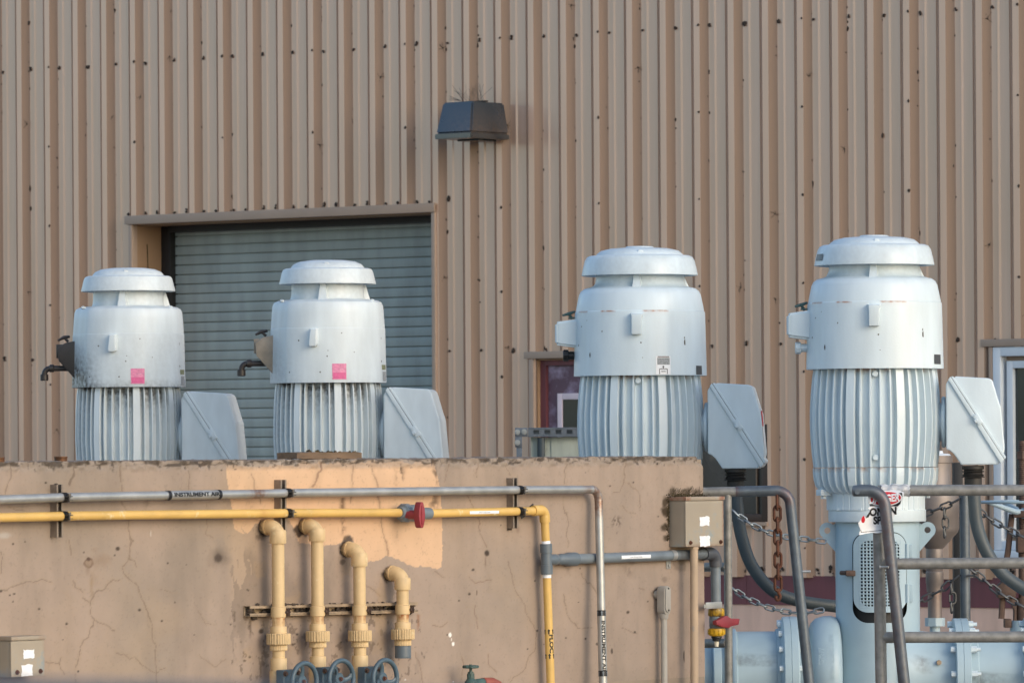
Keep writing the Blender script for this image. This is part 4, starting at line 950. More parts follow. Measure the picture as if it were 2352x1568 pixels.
for i in range(14): b.blob((x0+(x1-x0)*random.uniform(.3, .98), random.uniform(.05, .14), zp), random.uniform(.006, .014), (1, 1, .9), .5, 1)
obj('dead_moss', b, 'moss', t)
# perforated strut frame with a peeling board, behind the wall
yf = 32.3; q0 = P(1250, 1000, yf); ff = Frame((q0.x, q0.y, 0), 0); fa = ff.at
t = thing('strut_rack', 'perforated steel strut rack bolted round a peeling board', 'rack', ff.w((0, 0, 0)), 0)

b = MB(ff); A = fa(1200, 983), ; L0, R0 = fa(1184, 983), fa(1345, 983); Z1, Z0 = fa(1250, 981.5).z, fa(1250, 1003).z
xa, xb = fa(1213, 990).x, fa(1400, 990).x
# channel face with real slots
hp = 25.5*yf/F; x = xa; b.box((xa, -.0, Z1-.008), (xb, .041, Z1), .002); b.box((xa, .0, Z0), (xb, .041, Z0+.008), .002)
b.box((xa, .03, Z0+.008), (xb, .040, Z1-.008))
zh0, zh1 = Z0+.016, Z1-.014
b.box((xa, -.0, Z0+.008), (xb, .004, zh0)); b.box((xa, .0, zh1), (xb, .004, Z1-.008)); k = 0
while x < xb-.02:
    b.box((x, .0, zh0), (x+hp*.48, .004, zh1)); x += hp
obj('channel', b, 'strutgrey', t)
b = MB(ff); b.box((fa(1186, 990).x, .0, .02), (fa(1199, 990).x, .041, Z1-.001), .003); obj('post', b, 'strutgrey', t)
b = MB(ff); b.box((fa(1384, 990).x, .042, .02), (fa(1398, 990).x, .083, Z1-.001), .003); obj('post', b, 'strutgrey', t)
b = MB(ff); b.box((fa(1183, 990).x, -.007, Z0+.002), (fa(1212, 990).x, -.001, Z1), .002); b.box((fa(1183, 990).x, -.007, fa(1190, 1027).z), (fa(1199, 990).x, -.001, Z0+.001), .002); obj('corner_plate', b, 'strutgrey', t)
for u, v in ((1188.5, 992), (1204, 991.5), (1188.5, 1016)):
    b = MB(ff); p = fa(u, v, .007); b.cyl((p.x, -.007, p.z), (p.x, -.011, p.z), .016, 18); b.cyl((p.x, -.011, p.z), (p.x, -.021, p.z), .011, 6); obj('bolt', b, 'galv', t)
b = MB(ff); b.box((fa(1219, 990).x, .045, .35), (fa(1235, 1003).x, .06, Z0-.001)); b.box((fa(1235, 990).x, .05, .35), (fa(1266, 1003).x, .06, Z0-.002)); b.box((fa(1266, 990).x, .045, .35), (fa(1384, 1003).x, .06, Z0-.001)); obj('board', b, 'board', t)
b = MB(ff); b.cyl((fa(1243, 1010).x, .03, .3), (fa(1243, 1010).x, .03, Z0-.004), .022, 14); obj('cable', b, 'hose', t)
# ================================================================== things on the concrete wall
def wthing(name, label, cat, p, group=None): return thing(name, label, cat, WALL.w((p[0], 0, p[2])), BE, group)
# vertical struts with pipe clamps
STG = 'upright strut channels on the concrete wall'
def strut_v(u0, u1, v0, v1, label, cl):
    a0 = wl(u0, (v0+v1)/2, .04).x; z1 = wl(u1, v0, .04).z; z0 = wl(u1, v1, .04).z; w_ = .041
    t = wthing('strut_channel', label, 'strut', (a0, 0, z0), STG)
    b = MB(WALL)
    b.box((a0, -.006, z0), (a0+w_, -.0, z1)); b.box((a0, -.041, z0), (a0+.003, -.006, z1)); b.box((a0+w_-.003, -.041, z0), (a0+w_, -.006, z1))
    b.box((a0+.003, -.041, z0), (a0+.010, -.038, z1)); b.box((a0+w_-.010, -.041, z0), (a0+w_-.003, -.038, z1))
    obj('channel', b, 'strut', t)
    b = MB(WALL)
    for i in range(24): b.blob((a0+random.uniform(.01, .03), -random.uniform(.006, .02), random.uniform(z0, z1)), random.uniform(.006, .013), (1, 1, 1.4), .5, 1)
    obj('dead_leaves', b, 'cob', t)
    for (u, v) in cl:
        p = wl(u, v, .063); R = .0225; x = a0+w_*.5
        b = MB(WALL)
        for dx in (-.011, .011):
            pass
        arc = [(x, p.y - R*math.sin(an), p.z + R*math.cos(an)) for an in [math.radians(q) for q in range(0, 181, 15)]]
        pts = [(x, -.040, p.z+R+.0)] + arc + [(x, -.040, p.z-R)]
        for dx in (-.016, .016): pass
        rows = []
        for q in pts:
            rows.append([b._v((q[0]+dx, q[1], q[2])) for dx in (-.016, .016)])
        for A, B in zip(rows, rows[1:]): b.face((A[0], A[1], B[1], B[0]))
        bmesh.ops.solidify(b.bm, geom=b.bm.faces[:], thickness=-.003)
        b.box((x-.014, p.y-R-.022, p.z-.004+.006), (x+.014, p.y-R+.004, p.z+.006+.001), .001); b.box((x-.014, p.y-R-.022, p.z-.012), (x+.014, p.y-R+.004, p.z-.009), .001)
        b.cyl((x, p.y-R-.013, p.z-.019), (x, p.y-R-.013, p.z+.016), .0045, 8); b.cyl((x, p.y-R-.013, p.z+.008), (x, p.y-R-.013, p.z+.017), .009, 6)
        obj('pipe_clamp', b, 'clamp', t)
    return t
sil = [wl(u, v, .063) for u, v in ((-60, 1148.3), (0, 1147), (146, 1141.8), (300, 1138.6), (588, 1133.7), (663, 1131.8), (900, 1128.5), (1139, 1125.3), (1196, 1124.6))]
silc, sile = wl(1374.5, 1123.5, .063), wl(1386, 1600, .115)
yel = [wl(u, v, .063) for u, v in ((-60, 1189.5), (0, 1188.2), (146, 1184.8), (300, 1182.3), (588, 1179), (663, 1177.8), (900, 1177))]
strut_v(130, 162, 1112, 1233, 'upright strut channel left of the INSTRUMENT AIR lettering', [(150, 1142), (150, 1184.8)])
strut_v(644.5, 676, 1101, 1220, 'upright strut channel above the left two drop pipes', [(668, 1131.7), (668, 1178)])
st3 = strut_v(1178, 1211, 1097, 1212, 'upright strut channel near the corner where the yellow pipe turns down', [(1203, 1124.8), (1203, 1174)])
b = MB(WALL); p = wl(1211, 1173, .05); b.X = Matrix.Translation(p) @ Matrix.Rotation(math.radians(-28), 4, 'Y'); b.box((-.06, -.004, -.012), (.055, 0, .012), .001); obj('strap_end', b, 'black', st3)
# lettering wrapped round a pipe: run along direction t, turned by k degrees about the pipe
def wrap(b, words, h, c, t, R, turn, cuts=10, sx=1., bold=.0, width=None):
    t = Vector(t).normalized(); out = Vector((0, -1, 0)); out = (out - t*out.dot(t)).normalized(); up = out.cross(t) if abs(t.z) < .5 else t.cross(out)
    side = t.cross(out)
    b.text(words, h, lambda x, y: Vector(c) + t*x + (out*math.cos(y/R+turn) + side*-1*math.sin(y/R+turn))*R, cuts, bold, sx=sx, width=width)
def ring_(b, c, t, R, w_, a0=-PI, a1=PI):
    t = Vector(t).normalized(); out = Vector((0, -1, 0)); out = (out - t*out.dot(t)).normalized(); side = t.cross(out); n = 24
    b.grid(lambda i, j: Vector(c) + t*(j-.5)*w_ + (out*math.cos(a0+(a1-a0)*i) - side*math.sin(a0+(a1-a0)*i))*R, n, 1)
# silver instrument air pipe
r = .0202
t = wthing('air_pipe', 'silver instrument air pipe running along the concrete wall and turning down', 'pipe', (sile.x, 0, 0))
bp = bend(sil[-1], silc, sile, .055, 10)
b = MB(WALL); b.tube(dens(sil + [bp[0]]), r, 24); obj('pipe', b, 'galv', t, {'rust': lambda q: .9*np.exp(-((q[:, 0]-(wl(588, 1134, .06).x-sile.x))/.05)**2) + .6*np.exp(-((q[:, 0]-(wl(1345, 1124, .06).x-sile.x))/.03)**2)})
b = MB(WALL); b.tube(bp, r*1.03, 24); obj('elbow', b, 'galv', t, {'rust': lambda q: .75+0*q[:, 0]})
b = MB(WALL); b.tube(dens([bp[-1], sile, (sile.x, sile.y, .0)]), r, 24); obj('pipe', b, 'galv', t, {'rust': lambda q: .95*sst(q[:, 2], bp[-1].z-.10, bp[-1].z-.02)*(q[:, 1] < .0)})
def on(a, b_, u):   # point on a pipe axis at frame column u
    f = (u-a[0])/(b_[0]-a[0]); return a[0]+(b_[0]-a[0])*f, a[1]+(b_[1]-a[1])*f
ax = (sil[4]-sil[3]); cA = sil[3] + (sil[4]-sil[3])*((wl(445, 1136, .063).x-sil[3].x)/(sil[4].x-sil[3].x)); sx_ = lambda u: sil[3] + (sil[4]-sil[3])*((wl(u, 1136, .063).x-sil[3].x)/(sil[4].x-sil[3].x))
b = MB(WALL); ring_(b, cA, ax, r+.0012, (wl(502, 1136, .063)-wl(383, 1136, .063)).length); lab = obj('pipe_label', b, 'galv', t, smooth=60)
b = MB(WALL); wrap(b, 'INSTRUMENT AIR', .0185, cA, ax, r+.0022, .12, 8, bold=.0011, width=(wl(496, 1136, .063)-wl(391, 1136, .063)).length)
for u in (384.5, 500): ring_(b, sx_(u), ax, r+.0024, .020)
obj('lettering', b, 'ink', lab, recalc=False)
dn = (sile-bp[-1])
def along(a, b_, v):
    t_ = (wl(1300, v, .06).z - a.z)/(b_.z - a.z); return a + (b_-a)*t_
def vax(u, v): return along(bp[-1], sile, v)
b = MB(WALL); ring_(b, vax(1381.5, 1480), dn, r+.0012, (vax(1381, 1400)-vax(1381, 1555)).length); lab = obj('pipe_label', b, 'galv', t, smooth=60)
b = MB(WALL); wrap(b, 'INSTRUMENT AIR', .0185, vax(1382.0, 1488), dn, r+.0022, -.55, 8, bold=.0011, width=(vax(1382, 1422)-vax(1382, 1545)).length)
for v in (1410, 1549):
    c_ = vax(1379.8 if v < 1450 else 1384, v); ring_(b, c_, dn, r+.0021, .028)
obj('lettering', b, 'ink', lab, recalc=False)
def arrow(b, c, t, R, a0, L, W):   # arrow pointing up the pipe
    t = Vector(t).normalized(); t = -t if t.z < 0 else t; out = Vector((0, -1, 0)); out = (out - t*out.dot(t)).normalized(); side = t.cross(out)
    f = lambda x, y: Vector(c) + t*y - (out*0) + (out*math.cos(x/R+a0) + side*math.sin(x/R+a0))*R
    vs = [b._v(f(x, y)) for x, y in ((-W*.45, -L/2), (W*.45, -L/2), (W*.45, .1*L), (W, .1*L), (0, L/2), (-W, .1*L), (-W*.45, .1*L))]; b.face(vs)
b = MB(WALL)
for v in (1410, 1549):
    c_ = vax(1379.8 if v < 1450 else 1384, v)
    for a0 in (-1.0, .05, 1.1): arrow(b, c_, dn, r+.0030, a0-.85, .024, .0062)
obj('arrows', b, 'pvclight', lab, recalc=False)
# yellow feed pipe
yend = wl(918, 1177, .063); yr0 = wl(985, 1178.6, .063); yc = wl(1250, 1170.5, .063); ye = wl(1266, 1600, .063); R = .0205
t = wthing('yellow_pipe', 'yellow feed pipe with a red handled valve, turning down towards the bottom', 'pipe', (ye.x, 0, 0))
b = MB(WALL); b.tube(dens(yel + [yend]), R, 24); obj('pipe', b, 'yellow', t, {'rust': lambda q: .4*np.exp(-((q[:, 0]-(wl(600, 1178, .06).x-ye.x))/.02)**2)})
b = MB(WALL); b.tube([yr0, wl(1139, 1175.2, .063), wl(1232, 1172.7, .063)], R, 24); obj('pipe', b, 'yellow', t)
b = MB(WALL); e0, e1 = wl(1224, 1172.6, .063), wl(1251.5, 1199, .063); b.tube([e0] + bend(e0, yc, e1, .034, 8) + [e1], .0262, 24); obj('elbow', b, 'yellow', t)
tee0, tee1 = wl(1254, 1249, .063), wl(1256, 1317, .063)
b = MB(WALL); b.tube([e1, tee0], R, 24); obj('pipe', b, 'yellow', t); b = MB(WALL); b.tube([tee1, ye, (ye.x, ye.y, 0)], R, 24); obj('pipe', b, 'yellow', t)
b = MB(WALL)
for q, d in ((tee0, 1), (tee1, -1)):
    b.lathe([(R+.0015, -.006), (R+.0015, .012), (R+.0006, .016)], 24, Matrix.Translation(q + Vector((0, 0, .0 if d > 0 else -.014))))
obj('glue_marks', b, 'whitelabel', t)
# label tape with lettering FLOC and arrows
dn2 = ye - tee1
b = MB(WALL); ctr = along(tee1, ye, 1476); ring_(b, ctr, dn2, R+.001, (wl(1262, 1441, .063)-wl(1262, 1509, .063)).length); lab = obj('pipe_label', b, 'yellow', t, smooth=60)
b = MB(WALL); wrap(b, 'FLOC', .021, along(tee1, ye, 1475), dn2, R+.002, -.40, 8, bold=.0012, width=(wl(1262, 1454, .063)-wl(1262, 1497, .063)).length)
for v, u in ((1447, 1261.4), (1503, 1263.3)):
    for a0 in (-1.15, -.1, .95): arrow(b, along(tee1, ye, v), dn2, R+.0021, a0-.8, .026, .0078)
obj('lettering', b, 'ink', lab, recalc=False)
b = MB(WALL); ls = wl(1105, 1174.8, .063); tx = (yel[-1]-yel[-2]); lp = wl(1105, 1175.9, .063)
ring_(b, lp, wl(1139, 1175.2, .063)-wl(1072, 1176.6, .063), R+.0012, (wl(1139, 1175, .063)-wl(1072, 1175, .063)).length, -.35, .32); lab = obj('sticker', b, 'whitelabel', t, smooth=60)
b = MB(WALL); wrap(b, 'HYPO TO FLOC COND', .0075, lp, wl(1139, 1175.2, .063)-wl(1072, 1176.6, .063), R+.0022, 0, 3, sx=.8); obj('lettering', b, 'greylabel', lab, recalc=False)
# ball valve in the yellow run
vx = (yr0-yend).normalized(); L = (yr0-yend).length
A = Matrix.Translation(yend) @ vx.to_track_quat('Z', 'Y').to_matrix().to_4x4()
b = MB(WALL); b.lathe([(0, -.003), (.028, -.003), (.029, .016), (.031, .018), (.041, .020), (.043, .030), (.043, .050), (.040, .060), (.034, .062), (.036, .070), (.040, .085), (.041, .100), (.037, .112), (.034, .114), (.042, .118), (.042, .140), (.036, .146), (.029, .150), (.028, L+.004), (0, L+.004)], 28, A)
for k in range(10):
    an = 2*PI*k/10; b.X = A @ Matrix.Rotation(an, 4, 'Z'); b.box((.040, -.004, .024), (.045, .004, .054), .001); b.X = Matrix()
bv = obj('ball_valve', b, 'pvclight', t)
hc = wl(961.5, 1182, .15); b = MB(WALL)
b.cyl(hc + Vector((-.004, .075, .002)), hc + Vector((0, .01, 0)), .022, 16)
out = [];
for k in range(28):
    an = 2*PI*k/28; x_ = math.sin(an); z_ = math.cos(an); out.append((hc.x + .017*math.copysign(abs(x_)**.8, x_)*(1+.35*math.exp(-(z_/.35)**2)), hc.z + .062*math.copysign(abs(z_)**.6, z_)))
b.prism(out, hc.y-.022, hc.y+.012, .005, 2); b.box((hc.x-.005, hc.y-.026, hc.z-.045), (hc.x+.005, hc.y-.018, hc.z+.045), .002)
obj('valve_handle', b, 'maroonplastic', bv)
# grey branch pipe
GO = .032; gp = [wl(u, v, GO) for u, v in ((1272, 1284.5), (1322, 1283.2), (1535, 1275.4), (1622, 1271.3))]; gc = wl(1643, 1270, GO); gd0 = wl(1643.6, 1299, GO); gd = wl(1645, 1397, GO); r = .0255
t = wthing('branch_pipe', 'grey branch pipe from the yellow pipe to a small red handled tap', 'pipe', (gd.x, 0, 0))
tc_ = wl(1255, 1284.5, .063)
b = MB(WALL); d = (tee0-tee1).normalized()
b.tube([tee1-d*.002, tee1+d*.042, tee1+d*.043, tee0-d*.043, tee0-d*.042, tee0+d*.002], [.030, .030, .027, .027, .030, .030], 24); b.tube([tc_, wl(1270, 1284.4, .068), wl(1276, 1284.3, GO)], .027, 20); obj('tee', b, 'pvc', t)
b = MB(WALL); b.tube([wl(1271, 1284.4, GO), wl(1285, 1284.2, GO), wl(1287, 1284, GO), wl(1300, 1283.8, GO), wl(1304, 1283.6, GO), wl(1322, 1283.2, GO)], [.024, .024, .028, .028, .034, .034], 24); obj('reducer', b, 'pvc', t)
b = MB(WALL); b.tube(dens(gp[1:]), r, 24); obj('pipe', b, 'pvclight', t, {'dirt': lambda q: .55*sst(q[:, 0], wl(1530, 1275, GO).x-gd.x, wl(1560, 1275, GO).x-gd.x)})
b = MB(WALL); e0, e1 = wl(1617, 1271.5, GO), wl(1643.8, 1301, GO); b.tube([e0] + bend(e0, gc, e1, .045, 8) + [e1], .0325, 24); obj('elbow', b, 'pvcdark', t)
b = MB(WALL); b.tube([gd0, gd], r, 24); obj('pipe', b, 'pvclight', t)
b = MB(WALL); lp = wl(1452, 1278.6, GO); gx = gp[2]-gp[1]; ring_(b, lp, gx, r+.0012, (wl(1486, 1278, GO)-wl(1419, 1278, GO)).length, -.28, .38); lab = obj('sticker', b, 'whitelabel', t, smooth=60)
b = MB(WALL); wrap(b, 'HYPO TO FLOC COND', .008, lp, gx, r+.0022, -.02, 3, sx=.85); obj('lettering', b, 'greylabel', lab, recalc=False)
b = MB(WALL); p = wl(1543.5, 1274.8, GO); ring_(b, p, gx, r+.002, .034); x, z = wl(1535.5, 1294, .004).x, wl(1535.5, 1294, .004).z
b.box((x-.018, -.006, z-.026), (x+.018, -.001, z+.04), .002); b.cyl((x, -.006, z-.008), (x, -.012, z-.008), .009, 6); obj('pipe_strap', b, 'galv', t)
# its tap at the bottom
k = (wl(1645, 1400, GO).z - wl(1645, 1500, GO).z)/100; zt = lambda v: wl(1645.5, v, GO).z; cx = wl(1645.5, 1420, GO).x; T_ = Matrix.Translation((cx, -GO, 0))
b = MB(WALL); b.lathe([(r, zt(1395)), (.040, zt(1396)), (.043, zt(1399)), (.043, zt(1412)), (.040, zt(1414)), (.030, zt(1414.5))], 28, T_); obj('union_nut', b, 'nutyellow', t, {'dirt': lambda q: .9*(vnoise(np.arctan2(q[:, 0], q[:, 1])*5+20, q[:, 2]*0, 8) > .5)})
b = MB(WALL); b.lathe([(.030, zt(1413)), (.036, zt(1415)), (.037, zt(1420)), (.037, zt(1438)), (.034, zt(1442)), (.030, zt(1443))], 28, T_); b.cyl((cx-.045, -GO, zt(1427)), (cx, -GO, zt(1427)), .013, 12); bvb = obj('valve_body', b, 'pvclight', t)
b = MB(WALL); b.lathe([(.030, zt(1441.5)), (.042, zt(1442.5)), (.043, zt(1446)), (.043, zt(1452)), (.040, zt(1457)), (.034, zt(1459.5)), (.02, zt(1460))], 28, T_)
for q in range(12):
    an = 2*PI*q/12; b.X = T_ @ Matrix.Rotation(an, 4, 'Z'); b.box((-.005, -.0455, zt(1456)), (.005, -.04, zt(1444)), .001); b.X = Matrix()
obj('union_nut', b, 'nutyellow', t)
b = MB(WALL); b.lathe([(.026, zt(1459)), (.027, zt(1464)), (.022, zt(1466)), (.021, zt(1471)), (.014, zt(1472))], 20, T_); obj('adapter', b, 'black', t)
b = MB(WALL); b.lathe([(.010, zt(1471)), (.012, zt(1474)), (.010, zt(1484)), (0, zt(1484))], 14, T_); obj('nozzle', b, 'spout', t)
hp0, hp1 = wl(1650, 1429.5, GO+.045), wl(1690, 1427, GO+.03)
b = MB(WALL); X = Matrix.Translation(wl(1670, 1428.5, GO+.052)); b.X = X
hw = (hp1-hp0).length*.62
b.prism([(-hw*1.0, -.008), (-hw*.55, -.021), (-.0, -.030), (.02, -.021), (hw*.8, -.014), (hw*.9, .016), (.02, .020), (-.01, .034), (-.03, .034), (-hw*.7, .018), (-hw*1.0, .012)], -.012, .014, .004, 2); b.X = Matrix()
b.cyl(wl(1662, 1428.5, GO), wl(1664, 1428.5, GO+.045), .018, 14)
obj('valve_handle', b, 'redplastic', bvb)
b = MB(WALL); p0 = wl(1606, 1391, .02); p1 = wl(1656, 1388, GO)
b.box((p0.x, -.062, zt(1396)), (p1.x-.03, -.057, zt(1381)), .002); ring_(b, wl(1645, 1388.5, GO), (0, 0, 1), r+.003, .034); q = wl(1618, 1391, .062); b.cyl((q.x-.005, -.062, q.z), (q.x-.005, -.068, q.z), .009, 14); obj('pipe_strap', b, 'galv', t)
# horizontal strut with four drop pipes
h0, h1 = wl(574, 1403, .04), wl(960, 1394, .04); zc_ = lambda f: h0.z + (h1.z-h0.z)*f
t = wthing('strut_channel', 'slotted strut lying level behind the four yellow drop pipes', 'strut', (h0.x, 0, h0.z))
b = MB(WALL); zm = (h0.z+h1.z)/2; hh = .0245; sl_ = (h1.z-h0.z)/(h1.x-h0.x); b.X = Matrix.Translation((h0.x, 0, h0.z)) @ Matrix.Rotation(-math.atan(sl_), 4, 'Y'); L = (h1-h0).length
b.box((0, -.004, -hh), (L, 0, hh)); b.box((0, -.041, hh-.004), (L, -.004, hh)); b.box((0, -.041, -hh), (L, -.004, -hh+.004)); b.box((0, -.041, hh-.014), (L, -.037, hh-.004), .001); b.box((0, -.041, -hh+.004), (L, -.037, -hh+.014), .001)
obj('channel', b, 'strutlip', t, {'dirt': lambda q: .6*(np.random.RandomState(2).rand(len(q)) < .3)})
b = MB(WALL); b.X = Matrix.Translation((h0.x, 0, h0.z)) @ Matrix.Rotation(-math.atan(sl_), 4, 'Y')
for i in range(130): b.blob((random.uniform(.01, L-.01), -random.uniform(.006, .022), random.gauss(0, .012)), random.uniform(.005, .014), (1.4, 1, 1), .5, 1)
for i in range(30): b.blob((random.uniform(.05, L-.05), -random.uniform(.02, .038), hh+.002), random.uniform(.004, .010), (1.6, 1, .8), .5, 1)
obj('dead_leaves', b, 'cob', t)
DG = 'yellow drop pipes with ribbed union nuts'
VG = 'gate valves at the bottom edge'
DO = .088
def drop(xc, ytop, y_sock0, y_sock1, yc0, yc1, ys, label, end):
    """pixel rows are those of the close-up c6; ys: clamp-side rows of coupling, nut, ring, pipe, socket"""
    f = lambda x, y, o=DO: wl(*c6(x, y), o)
    cxx = f(xc, y_sock1).x; zz_ = lambda y: f(xc, y).z
    t = wthing('drop_pipe', label, 'pipe', (cxx, 0, zz_(ys[-1])), DG)
    T_ = Matrix.Translation((cxx, -DO, 0)); r = .0292
    # elbow out of the wall and down
    zt = zz_(ytop) - .0355; zs0, zs1 = zz_(y_sock0), zz_(y_sock1)
    b = MB(WALL); b.tube([(cxx, .03, zt), (cxx, -.022, zt)], .031, 28); b.tube([(cxx, -.02, zt), (cxx, -.026, zt)] + bend((cxx, -.02, zt), (cxx, -DO, zt), (cxx, -DO, zs0), .052, 10) + [(cxx, -DO, zs0+.002)], .0355, 28)
    b.lathe([(.0355, zs0+.012), (.0385, zs0+.004), (.0385, zs1+.004), (.0375, zs1), (.028, zs1)], 28, T_); b.tube([(cxx, -.018, zt), (cxx, -.030, zt)], .0385, 28)
    obj('elbow', b, 'cream', t, {'dirt': lambda q: 1.1*sst(q[:, 1], -.034, -.012) + .25*sst(vnoise(q[:, 0]*40+7, q[:, 2]*40+q[:, 1]*30, 55), .6, .8)})
    b = MB(WALL); b.lathe([(r, zs1+.01-(zs1+.01-zz_(ys[0]))*k/20) for k in range(21)], 28, T_); obj('pipe', b, 'cream', t, {'rust': lambda q: 1.1*sst(q[:, 2], zz_(ys[0])-t.location.z-.002, zz_(yc1)-t.location.z)*(q[:, 2] < zz_(yc1)-t.location.z+.004)*(vnoise(np.arctan2(q[:, 0], q[:, 1]+DO)*4+30, q[:, 2]*3, 12) > .36)})
    # half-round clamp with its bolt
    za, zb = zz_(yc0), zz_(yc1); b = MB(WALL); b.lathe([(r, za+.002), (r+.0055, za), (r+.0065, (za+zb)/2), (r+.0055, zb), (r, zb-.002)], 28, T_)
    cl = obj('clamp', b, 'cream', t, {'rust': lambda q: .7*sst(q[:, 0], .012, .028)})
    b = MB(WALL); zm = (za+zb)/2; b.box((cxx+.023, -DO-.042, zb+.006), (cxx+.0255, -DO-.012, za-.006), .001); b.box((cxx+.032, -DO-.042, zb+.006), (cxx+.0345, -DO-.012, za-.006), .001); b.cyl((cxx+.006, -DO-.032, zm), (cxx+.046, -DO-.032, zm), .0045, 8); b.cyl((cxx+.012, -DO-.032, zm), (cxx+.020, -DO-.032, zm), .009, 6)
    obj('clamp_bolt', b, 'rustdark', cl)
    z0, z1, z2, z3, z4_, z5_ = [zz_(y) for y in ys[:6]]
    b = MB(WALL); b.lathe([(r, z0+.001), (.037, z0), (.038, z0-.003), (.038, z1), (r, z1)], 28, T_); obj('coupling', b, 'cream', t)
    b = MB(WALL); nn = 26
    def rf(th, r_, z): return r_ + (.0016 if (th*nn/(2*PI)) % 1 < .5 else -.0006) if r_ > .05 else r_
    b.lathe([(.036, z1+.001), (.0525, z1), (.0545, z1-.003), (.0545, z2+.003), (.0525, z2), (.036, z2)], nn*6, T_, rf); obj('union_nut', b, 'cream', t, {'dirt': lambda q: .35*(np.hypot(q[:, 0], q[:, 1]+DO) < .0542)}, smooth=25)
    b = MB(WALL); nn2 = 30
    def rf2(th, r_, z): return r_ + (.001 if (th*nn2/(2*PI)) % 1 < .5 else -.0004) if r_ > .036 else r_
    b.lathe([(.030, z2+.001), (.039, z2-.0005), (.0395, z3+.002), (.038, z3), (.030, z3)], nn2*6, T_, rf2); obj('union_ring', b, 'cream', t, smooth=25)
    if end:
        b = MB(WALL); b.lathe([(.028, z3), (.038, z3-.001), (.0385, z4_+.006), (.0375, z4_+.005), (.0385, z4_+.003), (.0375, z4_), (.031, z4_), (.030, z4_+.03), (0, z4_+.03)], 28, T_); obj('end_socket', b, 'pvc', t)
    else:
        b = MB(WALL); b.lathe([(r, z3), (r, z4_)], 28, T_); obj('pipe', b, 'cream', t)
        b = MB(WALL); b.lathe([(r, z4_+.001), (.037, z4_), (.038, z4_-.003), (.038, z5_), (.033, z5_-.001), (.0, z5_-.001)], 28, T_); obj('socket', b, 'cream', t, {'rust': lambda q: .0*q[:, 0]})
    return t, cxx, (z4_ if end else z5_)
d1 = drop(260, 449, 540, 615, 1050, 1118, (1182, 1230, 1305, 1345, 1400, 1482), 'leftmost thick yellow drop pipe', 0)
d2 = drop(528, 444, 530, 600, 1045, 1110, (1165, 1213, 1285, 1325, 1385, 1457), 'yellow drop pipe whose elbow sits just right of the upright strut', 0)
d3 = drop(817, 605, 695, 770, 1040, 1105, (1160, 1208, 1282, 1322, 1380, 1456), 'yellow drop pipe with a grimy nest above its low elbow, beside the shortest one', 0)
d4 = drop(1112, 769, 865, 932, 1035, 1097, (1153, 1200, 1270, 1312, 1398, 1398), 'shortest yellow drop pipe ending in a grey socket', 1)
# gate valves under three of them
def gate(dp, wx, wy_top, label):
    t0, cxx, zt = dp; f = lambda x, y, o: wl(*c6(x, y), o)
    hub = f(wx, wy_top+132, .225); t = wthing('gate_valve', label, 'valve', (cxx, 0, 0), VG); zc2 = hub.z
    T_ = Matrix.Translation((cxx, -DO, 0))
    b = MB(WALL); b.lathe([(0, zt-.0015), (.041, zt-.0015), (.043, zt-.010), (.043, zc2-.16), (.041, zc2-.17), (.033, zc2-.17), (.033, 0), (0, 0)], 28, T_)
    obj('body', b, 'cream', t, {'dirt': lambda q: .5*sst(q[:, 2], zc2-.02, zt)*(vnoise(q[:, 0]*60+9, q[:, 2]*60+9, 14) > .62)})
    b = MB(WALL); zb0, zb1 = zc2-.085, zc2+.055
    b.box((cxx-.055, -DO-.075, zb0), (cxx+.062, -DO-.030, zb1), .006); b.cyl((cxx, -DO-.07, zc2), (cxx, hub.y+.02, zc2), .030, 20); b.cyl((cxx, -DO-.075, zc2), (cxx, -DO-.10, zc2), .045, 24, .034)
    bn = obj('bonnet', b, 'wheel', t)
    for dx, dz in ((-.042, .038), (.048, .038), (-.042, -.068), (.048, -.068)):
        b = MB(WALL); b.cyl((cxx+dx, -DO-.075, zc2+dz), (cxx+dx, -DO-.078, zc2+dz), .013, 14); b.cyl((cxx+dx, -DO-.078, zc2+dz), (cxx+dx, -DO-.087, zc2+dz), .009, 6); obj('bolt', b, 'rustdark', bn)
    b = MB(WALL); Rw = .086; ctr = Vector((cxx + (hub.x-cxx), hub.y, zc2)); cx0 = hub.x
    pts = [(cx0+Rw*math.cos(2*PI*k/48), hub.y-.012, zc2+Rw*math.sin(2*PI*k/48)) for k in range(48)]
    b.tube(pts, .0115, 12, closed=True)
    a0 = random.uniform(0, 2); wd = .016
    for k in range(3):
        an = a0+2*PI*k/3
        P_ = []
        for q in range(7):
            ff_ = q/6; rr_ = .022+(Rw-.022)*ff_; aa = an+.5*ff_*ff_; P_.append(Vector((cx0+rr_*math.cos(aa), hub.y+.010-.022*ff_, zc2+rr_*math.sin(aa))))
        b.tube(P_, [.016, .0135, .0115, .0105, .0105, .0115, .013], 10, flat=.55)
    b.cyl((cx0, hub.y+.03, zc2), (cx0, hub.y-.006, zc2), .032, 24, .029, bev=.004)
    hw_ = obj('handwheel', b, 'wheel', t)
    b = MB(WALL); b.cyl((cx0, hub.y-.006, zc2), (cx0, hub.y-.010, zc2), .011, 16); b.cyl((cx0, hub.y-.010, zc2), (cx0, hub.y-.018, zc2), .008, 6); obj('wheel_nut', b, 'rust', hw_)
    if abs(cx0-cxx) > .002:
        b = MB(WALL); b.cyl((cxx, -DO-.09, zc2), (cx0, hub.y+.012, zc2), .020, 16); obj('stem', b, 'wheel', t)
gate(d1, 428, 1427, 'gate valve with a blue handwheel under the leftmost drop pipe')
gate(d2, 680, 1408, 'gate valve with a blue handwheel, standing between two other valves')
gate(d3, 979, 1404, 'gate valve with a blue handwheel nearest the short grey ended pipe')
